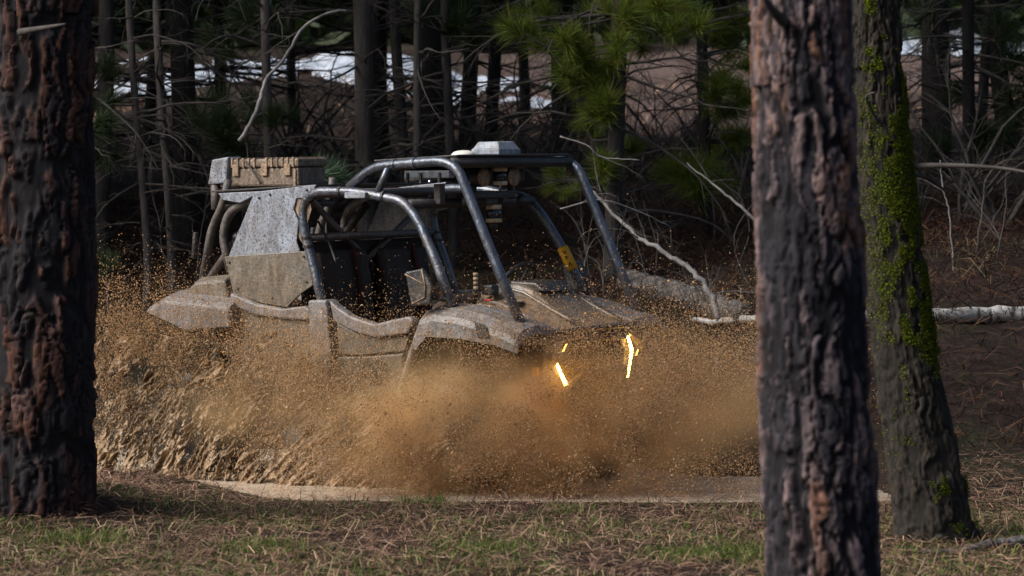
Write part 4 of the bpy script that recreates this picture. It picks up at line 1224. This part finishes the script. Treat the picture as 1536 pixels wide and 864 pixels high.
for s in (-1, 1):
    MB().loft([[(x, s * w, z) for x, z in q] for w, q in ((.27, ((1.42, .93), (1.60, .922), (1.58, .86), (1.42, .86))), (.40, ((1.40, .92), (1.56, .91), (1.55, .85), (1.40, .85))), (.52, ((1.36, .93), (1.46, .92), (1.46, .85), (1.36, .85))))]).build('nose_corner', M['body'], car, bevel=.008)
    # headlight: dark housing, bent bright strip and a thinner outer one
    hl = MB().loft([[(x, s * w, z) for x, z in q] for w, q in ((.28, ((1.40, .88), (1.515, .88), (1.555, .77), (1.53, .58), (1.40, .58))), (.46, ((1.38, .87), (1.475, .87), (1.525, .78), (1.505, .62), (1.38, .60))))]).build('headlight', M['plastic'], car, bevel=.008)
    f = (s * .33)
    if s > 0:
        MB().tube([(1.515, f + s * .02, .89), (1.573, f, .775), (1.545, f - s * .005, .61)], [.0085, .0095, .006], 8).build('led_strip', M['led'], hl, True)
        MB().tube([(1.50, f + s * .10, .885), (1.545, f + s * .12, .80), (1.525, f + s * .11, .73)], .006, 6).build('led_strip', M['led_dim'], hl, True)
    else:   # most of this lamp is caked with mud
        MB().tube([(1.535, f - .02, .735), (1.585, f, .615)], [.008, .011], 8).build('led_strip', M['led'], hl, True)
        MB().tube([(1.545, f + .03, .80), (1.575, f + .04, .865)], .005, 6).build('led_strip', M['led_dim'], hl, True)
    MB().box((1.50, s * .50, .70), (.03, .03, .05)).build('turn_signal', M['yellow'], hl, bevel=.005)
MB().prism([(1.35, .50), (1.48, .55), (1.52, .70), (1.48, .88), (1.35, .88)], -.28, .28).build('nose', M['interior'], car, bevel=.015)
tubeP('bumper', [(1.43, -.54, .90), (1.60, -.34, .925), (1.64, -.15, .93), (1.64, .15, .93), (1.60, .34, .925), (1.43, .54, .90)], .017, 'tube_rear', fil=.12)
tubeP('bumper', [(1.50, -.30, .55), (1.64, -.20, .70), (1.64, .20, .70), (1.50, .30, .55)], .017, 'tube_rear', fil=.12)
# banded whip on the hood side
an = MB().tube([(1.0, -.40, 1.08), (1.0, -.40, 1.245)], .0125, 10).build('marker_post', M['plastic'], car, True)
for k in range(4):
    MB().lathe([(.0145, 0), (.0145, .018)], (1.0, -.40, 1.15 + .026 * k), 'z', 12).build('band', M['rust_band'], an, True)
# yellow wrapped sleeve with dark lettering on the far windscreen post
def post_pt(t):
    return Vector((.88, .615, 1.33)).lerp(Vector((1.02, .64, 1.06)), t)
sl_ = MB().tube([post_pt(-.10), post_pt(.40)], .034, 14).build('sleeve', M['yellow'], car, True)
ax_ = (post_pt(1) - post_pt(0)).normalized()
for k, strokes in enumerate([[(-1, 1, 0, -1), (0, -1, 1, 1)], [(-1, -1, -1, 1), (-1, 1, 1, 1), (-1, 0, .6, 0)], [(-1, -1, 0, 1), (0, 1, 1, -1), (-.5, 0, .5, 0)]]):
    m = MB()
    c = post_pt(.0 + .13 * k) + Vector((.020, -.029, 0))
    e = Vector((.8, .55, 0)).normalized() * .009
    for x0, y0, x1, y1 in strokes:
        m.tube([c + e * x0 - ax_ * y0 * .011, c + e * x1 - ax_ * y1 * .011], .0025, 5)
    m.build('letter', M['ink'], sl_)
# cables
MB().tube(smooth_path([(.95, .68, 1.06), (1.05, .74, 1.02), (1.15, .76, 1.10), (1.17, .72, 1.18)], 6), .006, 6).build('cable', M['tube'], car, True)
MB().tube(smooth_path([(-.2, -.5, 1.66), (-.1, -.45, 1.45), (.02, -.5, 1.30)], 6), .008, 6).build('cable', M['plastic'], car, True)

# tan equipment case strapped on the rear deck
case = empty('equipment_case', car.matrix_basis @ Vector((-.67, -.30, 1.752)), car.rotation_euler)
tag(case, 'tan ribbed equipment case lying on the rear deck of the buggy', 'case')
MB().box((.0, 0, .062), (.66, .25, .115)).build('body', M['case'], case, bevel=.014)
lid = MB().box((0, 0, .148), (.68, .27, .052)).build('lid', M['case'], case, bevel=.012)
for q in list(np.linspace(-.30, -.02, 7)) + list(np.linspace(.08, .30, 6)):
    MB().box((q, 0, .150), (.016, .284, .060)).build('rib', M['tan'], lid, bevel=.004)
for q in (-.18, .06, .25):
    MB().box((q, -.132, .105), (.05, .018, .07)).build('latch', M['tan'], case, bevel=.004)
for q in (-.305, .305):
    MB().box((q, -.128, .055), (.02, .012, .10)).build('rib', M['tan'], case, bevel=.003)
MB().loft([[(x, y, z) for x, z in ((-.36, .175), (-.22, .19), (-.24, .03), (-.40, .02))] for y in (-.160, -.03)]).build('end_cover', M['panel'], case, bevel=.01)
MB().tube(smooth_path([(-.10, -.145, .17), (-.02, -.152, .10), (.04, -.145, .02)], 5), .006, 6).build('cord', M['plastic'], case, True)
tubeP('rear_bar', [(-1.02, -.44, 1.62), (-1.04, -.42, 1.80)], .030, 'tube_rear')

# ------------------------------------------------------------------ splash
def drop_mat(name, stops, rough=.3):
    m = island_mat(name, stops, rough, .5, .4)
    return m
M['drop'] = drop_mat('drop', [(0, (0.28, 0.16, 0.065)), (.4, (0.66, 0.41, 0.19)), (.8, (0.78, 0.52, 0.27)), (1, (0.78, 0.64, 0.47))])
M['strand'] = drop_mat('strand', [(0, (0.08, 0.05, 0.025)), (.4, (0.26, 0.17, 0.095)), (.75, (0.46, 0.34, 0.22)), (1, (0.68, 0.57, 0.44))], .25)

TET = np.array([[1, 1, 1], [1, -1, -1], [-1, 1, -1], [-1, -1, 1]], float) / 1.732
TETF = np.array([[0, 1, 2], [0, 3, 1], [0, 2, 3], [1, 3, 2]])
OCT = np.array([[1, 0, 0], [-1, 0, 0], [0, 1, 0], [0, -1, 0], [0, 0, 1], [0, 0, -1]], float)
OCTF = np.array([[0, 2, 4], [2, 1, 4], [1, 3, 4], [3, 0, 4], [2, 0, 5], [1, 2, 5], [3, 1, 5], [0, 3, 5]])
def scatter(P, size, shape, faces, stretch=None, axis=None):
    n = len(P)
    q = RNG.normal(0, 1, (n, 4)); q /= np.linalg.norm(q, axis=1)[:, None]
    w, x, y, z = q.T
    Rm = np.stack([np.stack([1 - 2 * (y * y + z * z), 2 * (x * y - z * w), 2 * (x * z + y * w)], -1),
                   np.stack([2 * (x * y + z * w), 1 - 2 * (x * x + z * z), 2 * (y * z - x * w)], -1),
                   np.stack([2 * (x * z - y * w), 2 * (y * z + x * w), 1 - 2 * (x * x + y * y)], -1)], 1)
    v = np.einsum('nij,kj->nki', Rm, shape) * np.asarray(size)[:, None, None]
    if stretch is not None:
        t = np.einsum('nki,ni->nk', v, axis)
        v = v + (t * (stretch[:, None] - 1))[:, :, None] * axis[:, None, :]
    v = v + P[:, None, :]
    f = faces[None] + (np.arange(n) * len(shape))[:, None, None]
    return v.reshape(-1, 3), f.reshape(-1, 3)

def wall_y(x):       # line of the side wave along the buggy's flank
    return 16.34 - .52 * (np.asarray(x) + 2.27)

# clumps of the splash: (x, z, spread x, spread z, share, depth, spread depth)
def cl(px, py, sx, sy, w, d, sd):
    p = at(px, py, d)
    k = d / FPX
    return (p.x, p.z, sx * k, sy * k, w, d, sd)
CLUMPS = [cl(700, 640, 150, 75, .9, 15.0, .12), cl(860, 600, 140, 75, .9, 14.97, .14), cl(585, 630, 110, 55, .8, 15.3, .14),
          cl(480, 545, 120, 42, .75, 15.7, .12), cl(980, 570, 110, 60, .7, 15.2, .25), cl(1100, 545, 80, 55, .45, 15.6, .3),
          cl(760, 712, 230, 28, .9, 14.97, .10), cl(980, 705, 140, 26, .35, 15.1, .2), cl(260, 510, 110, 42, .8, 16.32, .12),
          cl(190, 545, 70, 60, .45, 16.46, .10), cl(1040, 640, 110, 75, .22, 15.3, .3), cl(210, 450, 70, 38, .20, 16.36, .12),
          cl(330, 550, 150, 40, .40, 16.1, .1), cl(1040, 505, 90, 26, .18, 15.7, .25),
          cl(800, 525, 130, 34, .25, 14.98, .12), cl(560, 690, 150, 30, .6, 15.25, .1), cl(400, 490, 120, 26, .16, 15.9, .12), cl(170, 530, 40, 60, .3, 16.46, .1)]
def cloud(n):
    w = np.array([c[4] * c[2] * c[3] for c in CLUMPS]); w /= w.sum()
    k = RNG.choice(len(CLUMPS), n, p=w)
    A = np.array(CLUMPS)[k]
    x = A[:, 0] + RNG.normal(0, 1, n) * A[:, 2]
    z = A[:, 1] + RNG.normal(0, 1, n) * A[:, 3]
    y = A[:, 5] + RNG.normal(0, 1, n) * A[:, 6]
    nz = fbm(x * 5.5 + 2 * z, y * 5, z * 6.5, 4)
    nz2 = fbm(x * 26, y * 20, z * 30, 2)
    keep = (z > .012) & (sm(.34, .58, nz) * (.35 + .65 * sm(.3, .6, nz2)) > RNG.uniform(0, 1, n)) & (x > -2.75) & (y > 14.70) & (y > near_edge(x) + .02)
    w0 = at(655, 565, 15.3)
    keep &= RNG.uniform(0, 1, n) > .8 * np.exp(-((x - w0.x) / .24) ** 2 - ((z - w0.z) / .15) ** 2)
    return np.stack([x, y, z], 1)[keep]
P = cloud(700000)[:205000]
print('spray', len(P))
s = .0023 * np.exp(RNG.normal(0, .5, len(P)))
v, f = scatter(P, np.clip(s, .0008, .006), TET, TETF)
tag(link('splash_spray', mesh_np('splash_spray', v, f), M['drop']), 'fine brown spray of muddy water around the buggy', 'splash', kind='stuff')
P = cloud(90000)[:20000]
v, f = scatter(P, np.clip(.0030 * np.exp(RNG.normal(0, .45, len(P))), .002, .011), OCT, OCTF)
tag(link('splash_drops', mesh_np('splash_drops', v, f, True), M['drop']), 'larger flying drops of muddy water in the splash', 'splash', kind='stuff')

# strands and torn sheet of the side wave
def strands(n):
    x = RNG.uniform(-2.75, -.15, n)
    top = .80 - .16 * sm(-1.4, -.2, x) + .10 * (fbm(x * 3, x * 0 + 1) - .5)
    z = RNG.uniform(0, 1, n) ** 1.25 * top + .01
    y = wall_y(x) + RNG.normal(.0, .06, n) + .16 * z
    nz = fbm(x * 9 + z * 2.0, z * 4.5, y * 3, 3)
    keep = (sm(.36, .56, nz) > RNG.uniform(0, 1, n)) & (y > near_edge(x) + .02)
    x, y, z = x[keep], y[keep], z[keep]
    lean = .15 + .55 * sm(-2.2, -.4, x) + RNG.normal(0, .22, len(x))
    ax = np.stack([np.sin(lean), -.15 + RNG.normal(0, .2, len(x)), np.cos(lean)], 1)
    ax /= np.linalg.norm(ax, axis=1)[:, None]
    return np.stack([x, y, z], 1), ax
P, ax = strands(90000)
P, ax = P[:22000], ax[:22000]
v, f = scatter(P, RNG.uniform(.0016, .0044, len(P)), OCT, OCTF, RNG.uniform(1.2, 4.0, len(P)), ax)
tag(link('splash_strands', mesh_np('splash_strands', v, f, True), M['strand']), 'streaky strands of the muddy wave thrown from the rear wheel', 'splash', kind='stuff')

def wave_sheet():
    nx, nz = 620, 210
    U, Wz = np.meshgrid(np.linspace(-2.75, -.2, nx), np.linspace(0, 1, nz))
    top = .86 - .42 * sm(-1.3, -.2, U) + .14 * (fbm(U * 4, U * 0 + 2) - .5)
    Zz = Wz * top
    lean = (.12 + .5 * sm(-2.2, -.4, U)) * Zz
    Xx = U + lean
    rid = 1 - np.abs(2 * fbm((U - .45 * Zz) * 24 + 2 * (fbm(U * 6, Zz * 6, o=2) - .5), Zz * 9.5, o=4) - 1)
    lum = fbm(U * 9 + 3, Zz * 6.5, o=4)
    fine = fbm((U - .5 * Zz) * 46, Zz * 26, o=3)
    Yy = wall_y(U) - .05 + .22 * Zz + .14 * (lum - .5) - .085 * (rid - .6) - .035 * (fine - .5)
    hole = .62 * fbm(U * 17 + 9 - 6 * Zz, Zz * 8.5, o=4) + .38 * fine + .17 * sm(.5, 1.08, Wz)
    i = np.arange(nx * nz).reshape(nz, nx)
    F = np.stack([i[:-1, :-1], i[:-1, 1:], i[1:, 1:], i[1:, :-1]], -1).reshape(-1, 4)
    ok = (hole.ravel()[F] < .552).all(1) & ((Yy - near_edge(Xx)).ravel()[F] > .0).all(1)
    return mesh_np('splash_wave', np.stack([Xx, Yy, Zz], -1).reshape(-1, 3), F[ok], True)
M['wave'] = noise_mat('wave', [(.3, (0.09, 0.056, 0.027)), (.5, (0.26, 0.17, 0.095)), (.72, (0.46, 0.34, 0.22))], 16, .42, .3, 60, spec=.4, stretch=(1, 1, .5))
o = link('splash_wave', wave_sheet(), M['wave'])
so_ = o.modifiers.new('thick', 'SOLIDIFY'); so_.thickness = .004
tag(o, 'ragged brown sheet of the muddy wave rising beside the buggy', 'splash', kind='stuff')

# mist of the finest droplets
def mist(name, c, rad, dens, label, seed):
    m = bpy.data.materials.new(name)
    m.use_nodes = True
    nt = m.node_tree
    nt.nodes.clear()
    out = N(nt, 'ShaderNodeOutputMaterial')
    pv = N(nt, 'ShaderNodeVolumePrincipled')
    pv.inputs['Color'].default_value = (0.99, 0.72, 0.39, 1)
    pv.inputs['Anisotropy'].default_value = 0.1
    tc = N(nt, 'ShaderNodeTexCoord')
    ln = N(nt, 'ShaderNodeVectorMath', operation='LENGTH')
    nt.links.new(tc.outputs['Object'], ln.inputs[0])
    fall = N(nt, 'ShaderNodeMapRange', interpolation_type='SMOOTHSTEP')
    fall.inputs['From Min'].default_value = 1.0
    fall.inputs['From Max'].default_value = 0.15
    nt.links.new(ln.outputs['Value'], fall.inputs['Value'])
    mp = N(nt, 'ShaderNodeMapping')
    mp.inputs['Location'].default_value = (seed, 0, 0)
    mp.inputs['Scale'].default_value = (rad[0] * 2.2, rad[1] * 2.2, rad[2] * 2.2)
    nt.links.new(tc.outputs['Object'], mp.inputs['Vector'])
    no = N(nt, 'ShaderNodeTexNoise', Scale=1.0, Detail=3.0, Roughness=0.6)
    nt.links.new(mp.outputs[0], no.inputs['Vector'])
    nr = N(nt, 'ShaderNodeMapRange')
    nr.inputs['From Min'].default_value = 0.38
    nr.inputs['From Max'].default_value = 0.68
    nr.inputs['To Max'].default_value = dens
    nt.links.new(no.outputs['Fac'], nr.inputs['Value'])
    mu = N(nt, 'ShaderNodeMath', operation='MULTIPLY')
    nt.links.new(nr.outputs[0], mu.inputs[0])
    nt.links.new(fall.outputs[0], mu.inputs[1])
    nt.links.new(mu.outputs[0], pv.inputs['Density'])
    nt.links.new(pv.outputs[0], out.inputs['Volume'])
    bm = bmesh.new()
    bmesh.ops.create_icosphere(bm, subdivisions=4, radius=1.0)
    me = bpy.data.meshes.new(name)
    bm.to_mesh(me); bm.free()
    o = link('splash_mist', me, m)
    o.location = c
    o.scale = rad
    tag(o, label, 'splash', kind='stuff')
mist('mist_front', (.0, 15.20, .36), (1.40, .30, .60), 9.0, 'warm brown mist of spray billowing before the front wheels', 3.0)
mist('mist_side', (-1.35, 15.90, .50), (.95, .25, .42), 3.0, 'thin brown mist of spray along the side wave', 8.0)
mist('mist_right', (1.05, 15.35, .55), (.80, .40, .48), 3.0, 'thin brown mist of spray ahead of the buggy nose', 5.0)
